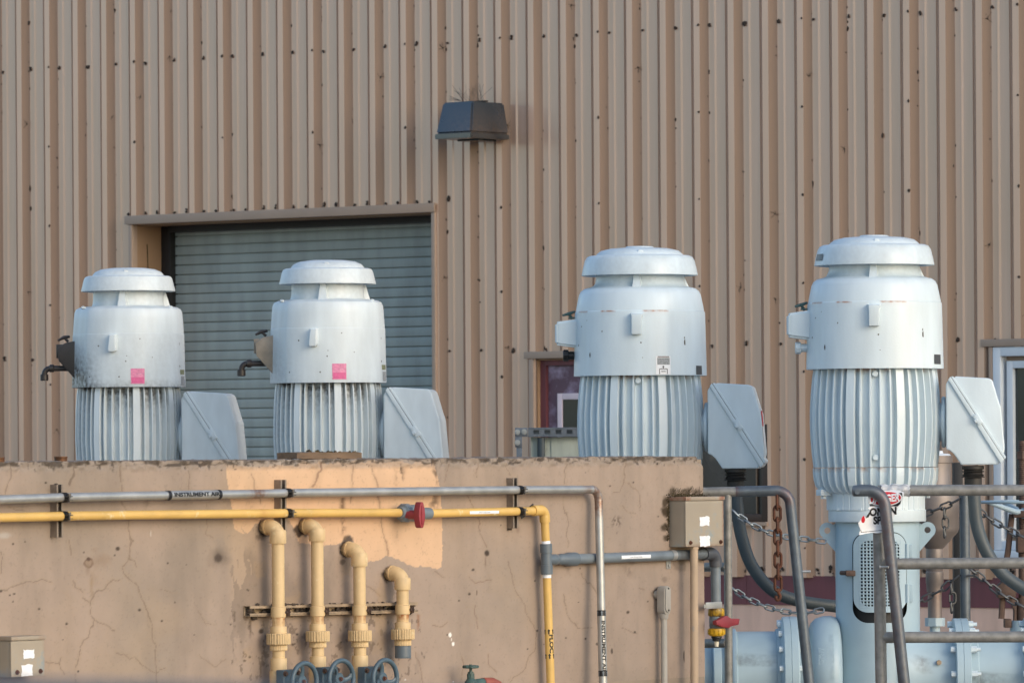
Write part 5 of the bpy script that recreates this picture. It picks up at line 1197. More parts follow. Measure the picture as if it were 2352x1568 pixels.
# junction boxes
def jbox(xl, xf, xr, vt, vlid, vb, label, rustamt, stick, d=None):
    off = .004; al = wl(xl, vt, 0).x
    # depth from the seen width of the side
    dd = .06
    for _ in range(30):
        x = wl(xf, vt, dd).x; dd += (x-al)*-.6 if False else 0
        lo, hi = .01, .4
        for _ in range(40):
            mid = (lo+hi)/2
            if wl(xf, vt, mid).x > al: lo = mid
            else: hi = mid
        dd = (lo+hi)/2; break
    x0 = al; x1 = wl(xr, vt, dd).x; zt, zl, zb = [wl(xf, v, dd).z for v in (vt, vlid, vb)]
    print('JBOX', x0, x1, dd, zt, zb)
    t = wthing('junction_box', label, 'junction box', (x0, 0, zb), 'tan junction boxes on the concrete wall')
    b = MB(WALL); b.box((x0+.002, -dd+.012, zb), (x1-.002, 0, zl), .003); fine(b); bx = obj('box', b, 'box', t, {'dirt': lambda q: .25*(q[:, 1] > -.02)})
    b = MB(WALL); b.box((x0, -dd, zb+.001), (x1, -dd+.0115, zl-.001), .004); fine(b, .015); ft = obj('cover', b, 'box', t, {'rust': lambda q: rustamt*np.maximum(sst(q[:, 0], x1-x0-.02, x1-x0-.002), .5*sst(-q[:, 2], -.012, -.002))})
    b = MB(WALL); b.box((x0-.004, -dd-.006, zl+.0005), (x1+.004, 0, zt), .003); fine(b, .015); obj('lid', b, 'box', t, {'rust': lambda q: rustamt*(.15+.8*(q[:, 0] > x1-x0-.04)+.7*(np.abs(q[:, 0]) < .03))})
    for (ua, ub, va, vb2) in stick:
        b = MB(WALL); p0, p1 = wl(ua, vb2, dd+.001), wl(ub, va, dd+.001); n = 6
        vs = []; 
        b.grid(lambda i, j: (p0.x+(p1.x-p0.x)*i + random.uniform(-.003, .003)*(i in (0, 1)), -dd-.0012, p0.z+(p1.z-p0.z)*j + random.uniform(-.003, .003)*(j in (0, 1))), n, n); obj('sticker', b, 'whitelabel', ft)
    for x in (x0+.035, x1-.03):
        b = MB(WALL); b.cyl((x, -dd, zb+.022), (x, -dd-.006, zb+.022), .011, 12, bev=.002); b.cyl((x, -dd-.006, zb+.022), (x, -dd-.012, zb+.022), .006, 6); obj('screw', b, 'rust', ft)
    return t, x0, x1, dd, zt, zb
jR = jbox(1536, 1575, 1662, 1140.5, 1149.5, 1256, 'tan junction box with rusty edges and mossy top at the wall end', .85, [(1607.5, 1629.5, 1185.5, 1206.6), (1607.5, 1630.5, 1230, 1254.5)])
jL = jbox(-17, 25.5, 102.5, 1461.5, 1471, 1555, 'tan junction box with two white stickers at the lower left corner', .25, [(54, 78.5, 1490.5, 1511.5), (49.5, 74.5, 1524.5, 1551)])
# moss on top of and behind the right box
mo = tag(MB and thing('dry_moss', None, None, WALL.w((jR[1], 0, jR[4])), BE), kind='stuff')
b = MB(WALL); rr = random.Random(12)
for i in range(230):
    x = rr.uniform(jR[1]-.02, S1+.0); hh_ = .014*(1-abs((x-jR[1]-.03)/.3)*.4); z = jR[4]+abs(rr.gauss(0, hh_*.6)); y = -rr.uniform(.0, .02)*(1 if z > jR[4]+.01 else 3)
    if x > S1-.01: continue
    b.blob((x, y, z), rr.uniform(.0015, .0042), (1, 1, 1), .6, 1, rr)
for i in range(130):
    z = rr.uniform(jR[5]+.03, jR[4]); x = jR[1]-abs(rr.gauss(0, .010)); b.blob((x, -rr.uniform(0, .004), z), rr.uniform(.0015, .0036), (1, 1, 1.3), .6, 1, rr)
for i in range(40):
    a = rr.uniform(0, 6.28); x = rr.uniform(jR[1], S1-.02); p = Vector((x, -.006, jR[4]+rr.uniform(.005, .03))); b.tube([p, p+Vector((rr.uniform(-.02, .02), -rr.uniform(0, .015), rr.uniform(.0, .03)))], .001, 3)
o = obj('moss_tufts', b, 'moss', mo)
o.parent = None; o.matrix_world = mo.matrix_basis; bpy.data.objects.remove(mo); o.name = 'dry_moss'; tag(o, 'dry brown moss on the wall around the rusty junction box', 'moss', kind='stuff')
# conduit under the right box
t = wthing('conduit_pipe', 'faded beige conduit running down from the rusty junction box', 'conduit', (wl(1594, 1600, .06).x, 0, 0))
b = MB(WALL); p0 = wl(1594, 1257, .085); p1 = wl(1594.5, 1600, .085); b.tube([(p0.x, -.085, jR[5]), (p1.x, -.085, .0)], .0205, 20); obj('pipe', b, 'beige', t)
b = MB(WALL); b.lathe([(.0, jR[5]-.001), (.026, jR[5]-.001), (.026, jR[5]-.010), (.0, jR[5]-.010)], 6, Matrix.Translation((p0.x, -.085, 0))); obj('lock_nut', b, 'beige', t)
# small conduit body
p = wl(1526, 1383, .05); zt, zb = wl(1526, 1344.5, .05).z, wl(1526, 1421, .05).z
t = wthing('conduit_fitting', 'small grey conduit fitting with an oval cover on the wall', 'conduit', (p.x, 0, 0))
b = MB(WALL); hw = .024
def oval(x, z0, z1, r, n=10):
    return [(x+r*math.cos(math.radians(a)), z1-r+r*math.sin(math.radians(a))) for a in np.linspace(0, 180, n)] + [(x+r*math.cos(math.radians(a)), z0+r+r*math.sin(math.radians(a))) for a in np.linspace(180, 360, n)]
b.prism(oval(p.x, zb+.02, zt, hw+.002), -.070, -.022, .005); b.lathe([(.0, zb+.03), (.023, zb+.028), (.023, zb+.012), (.020, zb), (.0, zb)], 18, Matrix.Translation((p.x, -.046, 0))); b.cyl((p.x, .02, zt-.045), (p.x, -.03, zt-.045), .022, 18); cb = obj('body', b, 'lbgrey', t)
b = MB(WALL); b.prism(oval(p.x, zb+.034, zt-.003, hw-.003), -.076, -.0705, .002)
cv = obj('cover', b, 'lbgrey', t)
b = MB(WALL)
for z in (zt-.013, zb+.045): b.cyl((p.x, -.076, z), (p.x, -.079, z), .005, 10)
obj('screw', b, 'clamp', cv)
b = MB(WALL); b.tube([(p.x, -.046, zb+.004), (p.x, -.046, 0)], .0165, 18); obj('pipe', b, 'lbgrey', t)
# tap at the bottom edge
f = lambda x, y, o=.12: wl(*c6(x, y), o); q = f(1578, 1460); zt = lambda y: f(1578, y).z; T_ = Matrix.Translation((q.x, q.y, 0))
t = wthing('garden_tap', 'green iron tap with a small round handle at the bottom edge', 'tap', (q.x, 0, 0))
b = MB(WALL)
def rf(th, r_, z): return r_*(1+.07*math.cos(8*th)) if r_ > .03 else r_
b.lathe([(.0, zt(1446)), (.012, zt(1447)), (.020, zt(1450)), (.034, zt(1446)), (.0375, zt(1452)), (.0375, zt(1462)), (.033, zt(1467)), (.020, zt(1464)), (.010, zt(1466)), (0, zt(1466))], 64, T_, rf); b.cyl((q.x, q.y, zt(1448)), (q.x, q.y, zt(1440)), .007, 6)
obj('handle', b, 'green', t)
b = MB(WALL); b.cyl((q.x, q.y, zt(1466)), (q.x, q.y, zt(1492)), .007, 10); b.cyl((q.x, q.y, zt(1490)), (q.x, q.y, zt(1503)), .015, 6); b.cyl((q.x, q.y, zt(1502)), (q.x, q.y, zt(1535)), .018, 8); b.lathe([(.016, zt(1533)), (.022, zt(1545)), (.030, zt(1560)), (.030, zt(1620)), (0, zt(1625))], 20, T_)
b.tube([(q.x, q.y, zt(1575)), (q.x+.07, q.y+.0, zt(1568)), (q.x+.11, q.y, zt(1570))], [.022, .020, .024], 14); obj('tap_body', b, 'green', t)
b = MB(WALL); b.tube([(q.x+.09, q.y, zt(1572)), (q.x+.16, q.y, zt(1574)), (q.x+.20, q.y, zt(1590)), (q.x+.21, q.y, zt(1640)), (q.x+.21, q.y, .0)], .026, 16); obj('supply_pipe', b, 'redpipe', t)
# ================================================================== right-hand side: rails, chains, pipes
# guard rail at the wall end
YA = 29.25; RA = .0272
A = lambda u, v, d=0: P(u, v, YA+d)
t = thing('guard_rail', 'steel guard rail at the concrete wall end with a leaning right leg', 'railing', (A(1671, 1600).x, YA, 0), 0, 'steel guard rails')
leg0, leg1 = A(1814, 1129), A(1858.5, 1565); low = leg1 + (leg1-A(1817, 1165))*((leg1.z-.0)/((A(1817, 1165).z-leg1.z)))
b = MB(); a0, a1 = A(1600, 1130.5), A(1690, 1128.5); b.tube([a0, a1], RA*.94, 22); obj('top_rail', b, 'rail', t)
b = MB(); b.tube(dens([a1] + bend(a1, A(1812, 1125.5), low, .075, 10) + [low], .02), RA, 22); obj('leg', b, 'railblue', t, {'rust': lambda q: .6*np.exp(-((q[:, 0]-(A(1806, 1140).x-t.location.x))/.04)**2)*np.exp(-((q[:, 2]-A(1806, 1140).z)/.06)**2) + .6*np.exp(-((q[:, 0]-(A(1690, 1130).x-t.location.x))/.015)**2)})
b = MB(); ps = A(1671, 1129); b.tube([ps, (ps.x, ps.y, 0)], RA*.78, 22); obj('post', b, 'rail', t)
for v in (1301, 1476):
    b = MB(); b.tube([A(1590, v+1, .25), A(1671, v, 0)], .0235, 18); obj('mid_rail', b, 'rail', t)
b = MB(); p = A(1853, 1312); b.cyl(p+Vector((-.075, -.0, 0)), p+Vector((.02, -.0, 0)), .007, 8); obj('pin', b, 'galv', t)
# guard rail on the right
YB = 27.6; RB_ = .0288
B = lambda u, v, d=0: P(u, v, YB+d)
t = thing('guard_rail', 'three bar galvanised guard rail at the right edge, with a bent end leg', 'railing', (B(2022, 1600).x, YB, 0), 0, 'steel guard rails')
b = MB(); b.tube([B(2016, 1126.5), B(2200, 1125.2), B(2352, 1125.2), B(2700, 1126)], .0268, 22); obj('top_rail', b, 'rail', t)
for u0, v0, v1 in ((2020, 1294.5, 1292), (2022, 1463, 1461.5)):
    b = MB(); b.tube([B(u0, v0), B(2352, v1), B(2700, v1-3)], .0272, 22); obj('mid_rail', b, 'rail', t)
b = MB(); p = B(2017, 1126); b.tube([p, B(2024.5, 1600), (B(2024.5, 1600).x, YB, 0)], .0285, 22); obj('post', b, 'rail', t)
b = MB(); q0, qc, q1 = B(1972, 1126, -.085), B(2029, 1125, -.085), B(2076.5, 1565, -.085); lw = q1 + (q1-B(2036, 1190, -.085))*(q1.z/(B(2036, 1190, -.085).z-q1.z))
b.tube([B(1957, 1127, -.085), B(1957.6, 1127, -.085), B(1960, 1127, -.085), q0] + bend(q0, qc, lw, .085, 10) + [lw], [.006, .019, .0265] + [RB_]*(1+11+1), 22)
b.cyl(B(1969, 1129, -.12), B(1969, 1129, -.105), .013, 14)
obj('end_leg', b, 'railblue', t, {'rust': lambda q: .5*np.exp(-((q[:, 0]-(B(2025, 1150).x-t.location.x))/.03)**2)*np.exp(-((q[:, 2]-B(2030, 1152).z)/.06)**2)})
b = MB(); b.cyl(B(2021, 1301.5, -.1), B(2041, 1301.5, -.125), .006, 8); b.cyl(B(2020, 1301.5, -.1), B(2022.5, 1301.5, -.1), .009, 8); obj('pin', b, 'galv', t)
b = MB(); b.tube([B(2560, 1126), (B(2560, 1126).x, YB, 0)], .0285, 16); obj('post', b, 'rail', t)
# chains
def chain(label, pts, pitch, wr, m, drop=None, group='chains hung on the rails', loop=None):
    """pts: 3-D points; links strung along them, every second one turned"""
    path = spline(pts, 24); L = [0]
    for a, c in zip(path, path[1:]): L.append(L[-1]+(c-a).length)
    n = max(2, int(L[-1]/pitch)); b = MB()
    def atl(s_):
        i = min(max(int(np.searchsorted(L, s_))-1, 0), len(L)-2); f_ = (s_-L[i])/max(1e-9, L[i+1]-L[i]); return path[i].lerp(path[i+1], f_), (path[i+1]-path[i]).normalized()
    def link(c, d, turn, ln, wd):
        ref = Vector((0, -1, 0)); ref = (ref-d*ref.dot(d)).normalized(); sd = d.cross(ref); e = sd*math.cos(turn)+ref*math.sin(turn); pp_ = []
        for k in range(14):
            an = 2*PI*k/14; x = math.cos(an); y = math.sin(an); pp_.append(c + d*((ln/2-wd)*(1 if x > 0 else -1)*(1 if abs(x) > .05 else 0) + wd*x) + e*wd*y)
        b.tube(pp_, wr, 6, closed=True)
    for i in range(n):
        c, d = atl((i+.5)*L[-1]/n); link(c, d, .35 if i % 2 else 1.45, pitch+2*wr+.35*pitch*.3, pitch*.33)
    if drop:
        for (i0, cnt) in drop:
            c, d = atl(i0*L[-1])
            for k in range(cnt): link(c+Vector((.006*(k % 2), 0, -pitch*(k+.75))), Vector((0, 0, -1)), .3 if k % 2 else 1.3, pitch*1.25, pitch*.36)
    o = obj('chain', b, m); p = pts[0]
    return tag(o, label, 'chain', group), b
YC = 29.62
rc_ = [A(1785, 1139, -.0), A(1786, 1220), A(1787, 1300), A(1787.3, 1352)]
o, _ = chain('rusty chain with a hook hanging straight down from the rail', rc_, .056, .0080, 'rust')
b = MB(); h = A(1787, 1350); s_ = YA/F; hk = [h+Vector((x*s_, 0, -z*s_)) for x, z in ((-1, 2), (-1, 8), (1, 13), (2, 18), (0, 23), (-4, 27), (-5, 22), (-4, 18))]
# swap root: chain body becomes the thing, hook its part
hk_o = obj('hook', MB().tube(spline([h+Vector((x*s_, 0, -z*s_)) for x, z in ((0, 0), (0, 6), (2, 12), (4.5, 18), (3, 25), (-2, 27), (-5, 22), (-4, 17))], 5), .0085, 8), 'rust', o)
D = lambda u, v, d=0: P(u, v, YC+d)
chain('silver chain drooping from the wall end post, upper of two', [D(1683, 1172), D(1705, 1190), D(1750, 1216), D(1800, 1231), D(1845, 1237), D(1895, 1243)], .0405, .0052, 'chain')
chain('silver chain drooping above the big flange, lower of two', [D(1676, 1346), D(1715, 1372), D(1765, 1394), D(1812, 1405), D(1850, 1407), D(1890, 1400)], .0405, .0052, 'chain')
YD = 31.6; Q = lambda u, v, d=0: P(u, v, YD+d)
chain('dull chain across the round steel tank, with a short tail', [Q(2204, 1145), Q(2180, 1158), Q(2150, 1170), Q(2120, 1182), Q(2095, 1188)], .052, .0056, 'chaindark', [(.33, 3)])
chain('dull chain over the maroon band, with a short tail', [Q(2204, 1321), Q(2185, 1335), Q(2165, 1352), Q(2140, 1366), Q(2112, 1380), Q(2095, 1386)], .052, .0056, 'chaindark', [(.18, 3)])
YE = 30.6; Q2 = lambda u, v, d=0: P(u, v, YE+d)
chain('dull chain right of the dark curved hose, upper of two', [Q2(2228, 1155), Q2(2256, 1178), Q2(2285, 1198), Q2(2318, 1216), Q2(2350, 1232), Q2(2400, 1248)], .05, .0056, 'chaindark')
chain('dull chain crossing under the dark curved hose, lower of two', [Q2(2222, 1302), Q2(2250, 1322), Q2(2285, 1352), Q2(2320, 1376), Q2(2360, 1396), Q2(2400, 1408)], .05, .0056, 'chaindark')
# slim galvanised post and a dark one behind
t = thing('rail_post', 'slim galvanised post behind the right guard rail, chains tied to it', 'post', (Q(2217, 1400).x, YD, 0)); b = MB(); b.tube([Q(2215.5, 1131), Q(2218, 1500), (Q(2218, 1500).x, YD, 0)], .0285, 20); obj('tube', b, 'railblue', t)
b = MB(); p = Q(2219, 1321, -.05); b.cyl(p, p+Vector((.045, 0, 0)), .006, 8); b.cyl(p+Vector((.04, 0, 0)), p+Vector((.048, 0, 0)), .011, 6); obj('eye_bolt', b, 'chaindark', t)
b = MB(); b.lathe([(0, Q(2215, 1124).z), (.02, Q(2215, 1125).z), (.0285, Q(2215, 1131).z), (.0285, Q(2215, 1133).z)], 18, Matrix.Translation((Q(2215.5, 1131).x, YD, 0))); obj('post_cap', b, 'railblue', t)
t = thing('dark_post', 'black post close behind the slim galvanised one', 'post', (P(2192, 1400, 33.0).x, 33.0, 0)); b = MB(); b.box((P(2190, 1400, 33.0).x-.0, 32.95, 0), (P(2212, 1400, 33.0).x, 33.05, P(2190, 1062, 33.0).z), .004); obj('bar', b, 'black', t)
# air release tank behind
YT = 32.2; k = YT/F; cx = P(2146, 1200, YT).x; T_ = Matrix.Translation((cx, YT, 0)); z = lambda v: P(2146, v, YT).z
t = thing('air_release_tank', 'round steel tank with a cone bottom standing behind the pump stand', 'tank', (cx, YT, 0))
b = MB(); b.lathe([(0, z(1046)), (43*k, z(1046)), (43*k, z(1062)), (40*k, z(1063)), (40*k, z(1110)), (44*k, z(1118)), (54*k, z(1130)), (57*k, z(1142)), (57.5*k, z(1186)), (57*k, z(1187)), (57*k, z(1212)), (54*k, z(1222)), (19*k, z(1260)), (0, z(1260))], 56, T_); obj('shell', b, 'steel', t)
b = MB(); b.lathe([(0, z(1034)), (20*k, z(1035)), (22*k, z(1041)), (36*k, z(1042)), (40*k, z(1046)), (0, z(1046.5))], 40, T_); obj('cap', b, 'white', t)
b = MB(); b.lathe([(19*k, z(1259)), (19.5*k, z(1262)), (19.5*k, z(1310)), (19*k, z(1311)), (20.5*k, z(1313)), (20.5*k, z(1338)), (19.5*k, z(1340)), (18.5*k, z(1358)), (16*k, z(1360)), (16.2*k, z(1418)), (0, z(1418))], 32, T_); obj('outlet_pipe', b, 'steel', t, {'rust': lambda q: .5*np.exp(-((q[:, 2]-z(1362))/.008)**2)})
b = MB(); b.cyl((cx, YT, z(1418)), (cx, YT, z(1437)), 23*k, 8); b.cyl((cx, YT, z(1436)), (cx, YT, z(1560)), 12*k, 16); obj('base_nut', b, 'pipepaint', t)
b = MB(); b.box((cx-.05, YT-.05, 0), (cx+.05, YT+.05, z(1559)), .01); obj('stand', b, 'pipepaint', t)
# big pipe runs either side of the pump stand
YP = m4.location.y; kp = YP/F; PZ = P(1900, 1546, YP).z
X_ = lambda u: P(u, 1546, YP).x
RX = Matrix.Rotation(PI/2, 4, 'Y')
def run(name, label, prof_list, group=None):
    pass
def bolts_x(b, xa, xb, R, n, a0=0., r=.014):
    for q in range(n):
        an = a0+2*PI*q/n; y = YP+R*math.sin(an); z_ = PZ+R*math.cos(an); b.cyl((xa-.028, y, z_), (xa, y, z_), r, 6); b.cyl((xb, y, z_), (xb+.030, y, z_), r, 6); b.cyl((xb+.03, y, z_), (xb+.042, y, z_), r*.55, 8)
def lx(b, prof, seg=64): b.lathe([(r, x) for x, r in prof], seg, Matrix.Translation((0, YP, PZ)) @ RX)
t = thing('discharge_pipe', 'thick blue grey flanged pipe running left from the pump stand', 'pipe', (X_(1750), YP, 0), 0, 'thick flanged pipes beside the pump stand')
b = MB(); lx(b, [(X_(1480), .0), (X_(1480), 72*kp), (X_(1655), 72*kp), (X_(1678), 74*kp), (X_(1680), 103*kp), (X_(1683), 105*kp), (X_(1689), 105*kp), (X_(1691), 101*kp), (X_(1692), 98*kp), (X_(1810), 98*kp), (X_(1810), 0)]); obj('pipe', b, 'pipepaint', t, {'dirt': lambda q: .5*sst(vnoise(q[:, 0]*9, q[:, 1]*9+q[:, 2]*9, 33), .72, .8)})
b = MB(); lx(b, [(X_(1782), .0), (X_(1782), 103*kp), (X_(1790), 105*kp), (X_(1796), 128*kp), (X_(1798), 131*kp), (X_(1812), 132*kp), (X_(1813), 130.5*kp), (X_(1814), 132*kp), (X_(1829), 132*kp), (X_(1832), 129*kp), (X_(1832), 90*kp), (X_(1870), 88*kp), (X_(1870), 0)]); fl = obj('flange', b, 'pipepaint', t)
bb = MB(); lx(bb, [(X_(1636), .0), (X_(1636), 92*kp), (X_(1638), 93.5*kp), (X_(1653), 93.5*kp), (X_(1655), 92*kp), (X_(1655), 0)]); f2 = obj('flange', bb, 'pipepaint', t)
for q in range(16):
    an = 2*PI*(q+.35)/16
    if math.sin(an) > .35: continue
    b = MB(); y = YP+117*kp*math.sin(an); z_ = PZ+117*kp*math.cos(an); xa, xb = X_(1795), X_(1832); b.cyl((xa-.022, y, z_), (xa+.002, y, z_), .017, 6); obj('bolt', b, 'paint', fl); b = MB(); b.cyl((xb-.002, y, z_), (xb+.026, y, z_), .017, 6); obj('bolt', b, 'paint', fl)
b = MB(); lx(b, [(X_(1852), .0), (X_(1852), 70*kp), (X_(1856), 98*kp), (X_(1863), 116*kp), (X_(1874), 127*kp), (X_(1890), 132*kp), (X_(1908), 133*kp), (X_(1920), 129*kp), (X_(1926), 122*kp), (X_(1930), 100*kp), (X_(1930), 0)]); cv = obj('check_valve', b, 'pipepaint', t)
b = MB()
for i, (wd, u, h) in enumerate((('SILENT CHECK VALVE', 1904.5, .017), ('8 INCH 125', 1894.5, .015), ('125 LB', 1884, .019), ('250 WOG', 1877, .014))):
    Rv = (132.6, 131.8, 129.9, 127.8)[i]*kp; xx = X_(u)
    b.text(wd, h, lambda x, y, Rv=Rv, xx=xx: (xx+y, YP-(Rv+.002)*math.cos((x)/Rv-.36), PZ-(Rv+.002)*math.sin((x)/Rv-.36)), 3, .0004, sx=1.1)
obj('raised_lettering', b, 'pipepaint', cv, recalc=False)
t = thing('discharge_pipe', 'thick blue grey flanged pipe leaving the pump stand to the right', 'pipe', (X_(2250), YP, 0), 0, 'thick flanged pipes beside the pump stand')
b = MB(); lx(b, [(X_(2075), .0), (X_(2075), 108*kp), (X_(2090), 104*kp), (X_(2112), 97*kp), (X_(2140), 94*kp), (X_(2178), 94*kp), (X_(2182), 94.5*kp), (X_(2240), 94.5*kp), (X_(2243), 92*kp), (X_(2338), 92*kp), (X_(2342), 95*kp), (X_(2520), 95*kp), (X_(2520), 0)]); obj('pipe', b, 'pipepaint', t, {'dirt': lambda q: .5*sst(vnoise(q[:, 0]*9+5, q[:, 1]*9+q[:, 2]*9, 34), .72, .8)})
for u0, u1 in ((2188, 2223), (2352, 2386)):
    b = MB(); um = (u0+u1)/2; lx(b, [(X_(u0), .0), (X_(u0), 122*kp), (X_(u0+2), 125*kp), (X_(um-.5), 125*kp), (X_(um), 123.5*kp), (X_(um+.5), 125*kp), (X_(u1-2), 125*kp), (X_(u1), 122*kp), (X_(u1), 0)]); fl = obj('flange', b, 'pipepaint', t)
    for q in range(12):
        an = 2*PI*(q+.02)/12
        if math.sin(an) > .35: continue
        b = MB(); y = YP+111*kp*math.sin(-an if q else 0); y = YP-111*kp*abs(math.sin(an)) if q else YP; z_ = PZ+111*kp*math.cos(an); xa, xb = X_(u0), X_(u1); b.cyl((xa-.026, y, z_), (xa+.002, y, z_), .017, 6); obj('bolt', b, 'paint', fl); b = MB(); b.cyl((xb-.002, y, z_), (xb+.030, y, z_), .018, 6); b.cyl((xb+.03, y, z_), (xb+.05, y, z_), .010, 10); obj('bolt', b, 'paint', fl)
b = MB(); an = -.72; y, z_ = YP-94*kp*math.cos(.55), PZ+94*kp*math.sin(.55); b.cyl((X_(2150), YP-86*kp, P(2150, 1520, YP-.2).z), (X_(2150), YP-100*kp, P(2150, 1520, YP-.2).z), .014, 6); obj('plug', b, 'strutlip', t)
for u, uu in ((1560, 1), (2480, 2)):
    t = thing('pipe_support', 'concrete block under the pipe run, %s end' % ('wall' if uu == 1 else 'far right'), 'support', (X_(u), YP, 0)); b = MB(); b.box((X_(u)-.15, YP-.2, 0), (X_(u)+.15, YP+.2, PZ-.17), .01); obj('block', b, 'conc_side', t)
# rising stem gate valve at the far right, its handwheel edge on
YG = 32.4; kg = YG/F; G = lambda u, v, d=0: P(u, v, YG+d)
t = thing('rising_stem_valve', 'rusty rising stem valve with a pale handwheel at the right edge', 'valve', (G(2348, 1300).x, YG, 0))
cx = G(2348.5, 1200).x; z = lambda v: G(2348, v).z
b = MB(); b.cyl((cx, YG, z(1230)), (cx, YG, z(1012)), 7.6*kg, 16)
n = 44
for i in range(n): v = 1018+i*4.6; b.lathe([(7.4*kg, z(v+1.6)), (8.9*kg, z(v)), (7.4*kg, z(v-1.6))], 14, Matrix.Translation((cx, YG, 0)))
obj('threaded_stem', b, 'rustdark', t)
b = MB(); b.cyl((cx, YG, z(1036)), (cx, YG, z(1054)), 13*kg, 6); obj('stem_nut', b, 'rustdark', t)
hz = z(1152); Rw = 112*kg; hx = G(2352+12, 1152).x
b = MB(); b.tube([(hx+Rw*math.cos(2*PI*q/56), YG+Rw*math.sin(2*PI*q/56), hz) for q in range(56)], 3.6*kg, 12, closed=True)
for q in range(4):
    an = 2*PI*q/4+.5; b.tube([(hx, YG, hz-.07), (hx+.35*Rw*math.cos(an), YG+.35*Rw*math.sin(an), hz-.055), (hx+Rw*math.cos(an), YG+Rw*math.sin(an), hz)], [.024, .017, .012], 10)
b.cyl((hx, YG, hz-.095), (hx, YG, hz-.035), .05, 20); obj('handwheel', b, 'pipepaint', t)
b = MB(); b.box((cx-22*kg, YG-.05, z(1188)), (cx+60*kg, YG+.05, z(1172)), .006); b.tube([G(2324, 1180), G(2316, 1260), G(2305, 1330), G(2300, 1420)], 7*kg, 8, flat=.6); b.tube([G(2372, 1180), G(2380, 1260), G(2390, 1420)], 7*kg, 8); obj('yoke', b, 'rustdark', t)
b = MB(); b.box((cx-14*kg, YG-.06, z(1268)), (cx+14*kg, YG+.06, z(1215)), .008); b.cyl((cx, YG, z(1266)), (cx, YG, z(1375)), 10*kg, 14); b.cyl((cx, YG, z(1372)), (cx, YG, z(1425)), 16*kg, 18); obj('gland_block', b, 'rustdark', t)
b = MB(); b.prism([(G(2288, 1345).x, z(1345)), (G(2312, 1325).x, z(1325)), (G(2336, 1345).x, z(1345)), (G(2330, 1372).x, z(1372)), (G(2290, 1372).x, z(1372))], YG-.06, YG+.06, .006); b.box((G(2306, 1400).x, YG-.04, z(1440)), (G(2322, 1400).x, YG+.05, z(1420)), .004); b.prism([(G(2316, 1372).x, z(1372)), (G(2334, 1372).x, z(1372)), (G(2334, 1440).x, z(1440)), (G(2328, 1440).x, z(1440)), (G(2328, 1400).x, z(1400))], YG-.03, YG+.04, .004); obj('bracket', b, 'rustdark', t)
b = MB(); b.cyl((cx, YG, z(1424)), (cx, YG, 0), 30*kg, 24); obj('valve_body', b, 'pipepaint', t)
# torn danger sign draped on the right rail
SG = YB-.045
tsg = thing('danger_sign', 'torn white and red DANGER sign hanging on the guard rail end', 'sign', (P(2015, 1200, SG).x, SG, P(2015, 1225, SG).z))
def sp_(x, y, e=0.):     # a point of the wavy sheet, from the close-up
    u, v = zc(x, y); wv = .010*math.sin(x/95)+.008*math.sin(y/70+x/140) - (.028*sst(np.array(float(520-x)), 0, 140) if x < 520 and y > 560 else 0)
    return P(u, v, SG - .012 + float(wv) - e)
def in_poly(x, y, poly):
    r_ = False; n = len(poly)
    for i in range(n):
        (xa, ya), (xb, yb) = poly[i], poly[(i+1) % n]
        if (ya > y) != (yb > y) and x < (xb-xa)*(y-ya)/(yb-ya)+xa: r_ = not r_
    return r_
def sheet(b, poly, e=0., step=16, th=0):
    """fill an outline with a fine net so that it bends with the sheet"""
    tb = bmesh.new(); vs = [tb.verts.new((x, y, 0)) for x, y in poly]; tb.faces.new(vs); bmesh.ops.triangulate(tb, faces=tb.faces[:])
    xs = [p[0] for p in poly]; ys = [p[1] for p in poly]
    for lo, hi, no in ((min(xs), max(xs), (1, 0, 0)), (min(ys), max(ys), (0, 1, 0))):
        c = lo+step
        while c < hi: bmesh.ops.bisect_plane(tb, geom=tb.verts[:]+tb.edges[:]+tb.faces[:], plane_co=(c if no[0] else 0, c if no[1] else 0, 0), plane_no=no, dist=1e-4); c += step
    mp = {v: b._v(sp_(v.co.x, v.co.y, e)) for v in tb.verts}
    for f_ in tb.faces: b.face([mp[v] for v in f_.verts])
    tb.free()
def jag(poly, a=5, n=4, seed=1):
    r_ = random.Random(seed); out = []
    for i, p in enumerate(poly):
        q = poly[(i+1) % len(poly)]
        for k in range(n): f_ = k/n; out.append((p[0]+(q[0]-p[0])*f_+(r_.uniform(-a, a) if k else 0), p[1]+(q[1]-p[1])*f_+(r_.uniform(-a, a) if k else 0)))
    return out
outl = jag([(500, 345), (640, 335), (720, 290), (800, 268), (930, 300), (915, 360), (885, 440), (855, 485), (835, 530), (805, 580), (788, 640), (740, 640), (700, 700), (690, 782), (560, 785), (388, 812), (402, 750), (375, 668), (418, 618), (470, 602), (515, 556), (520, 520), (498, 488), (525, 468), (498, 425)], 5, 4, 3)
b = MB(); sheet(b, outl); bmesh.ops.recalc_face_normals(b.bm, faces=b.bm.faces[:]); bmesh.ops.solidify(b.bm, geom=b.bm.faces[:], thickness=.0012); o = obj('sheet', b, 'tarp', tsg, smooth=60)
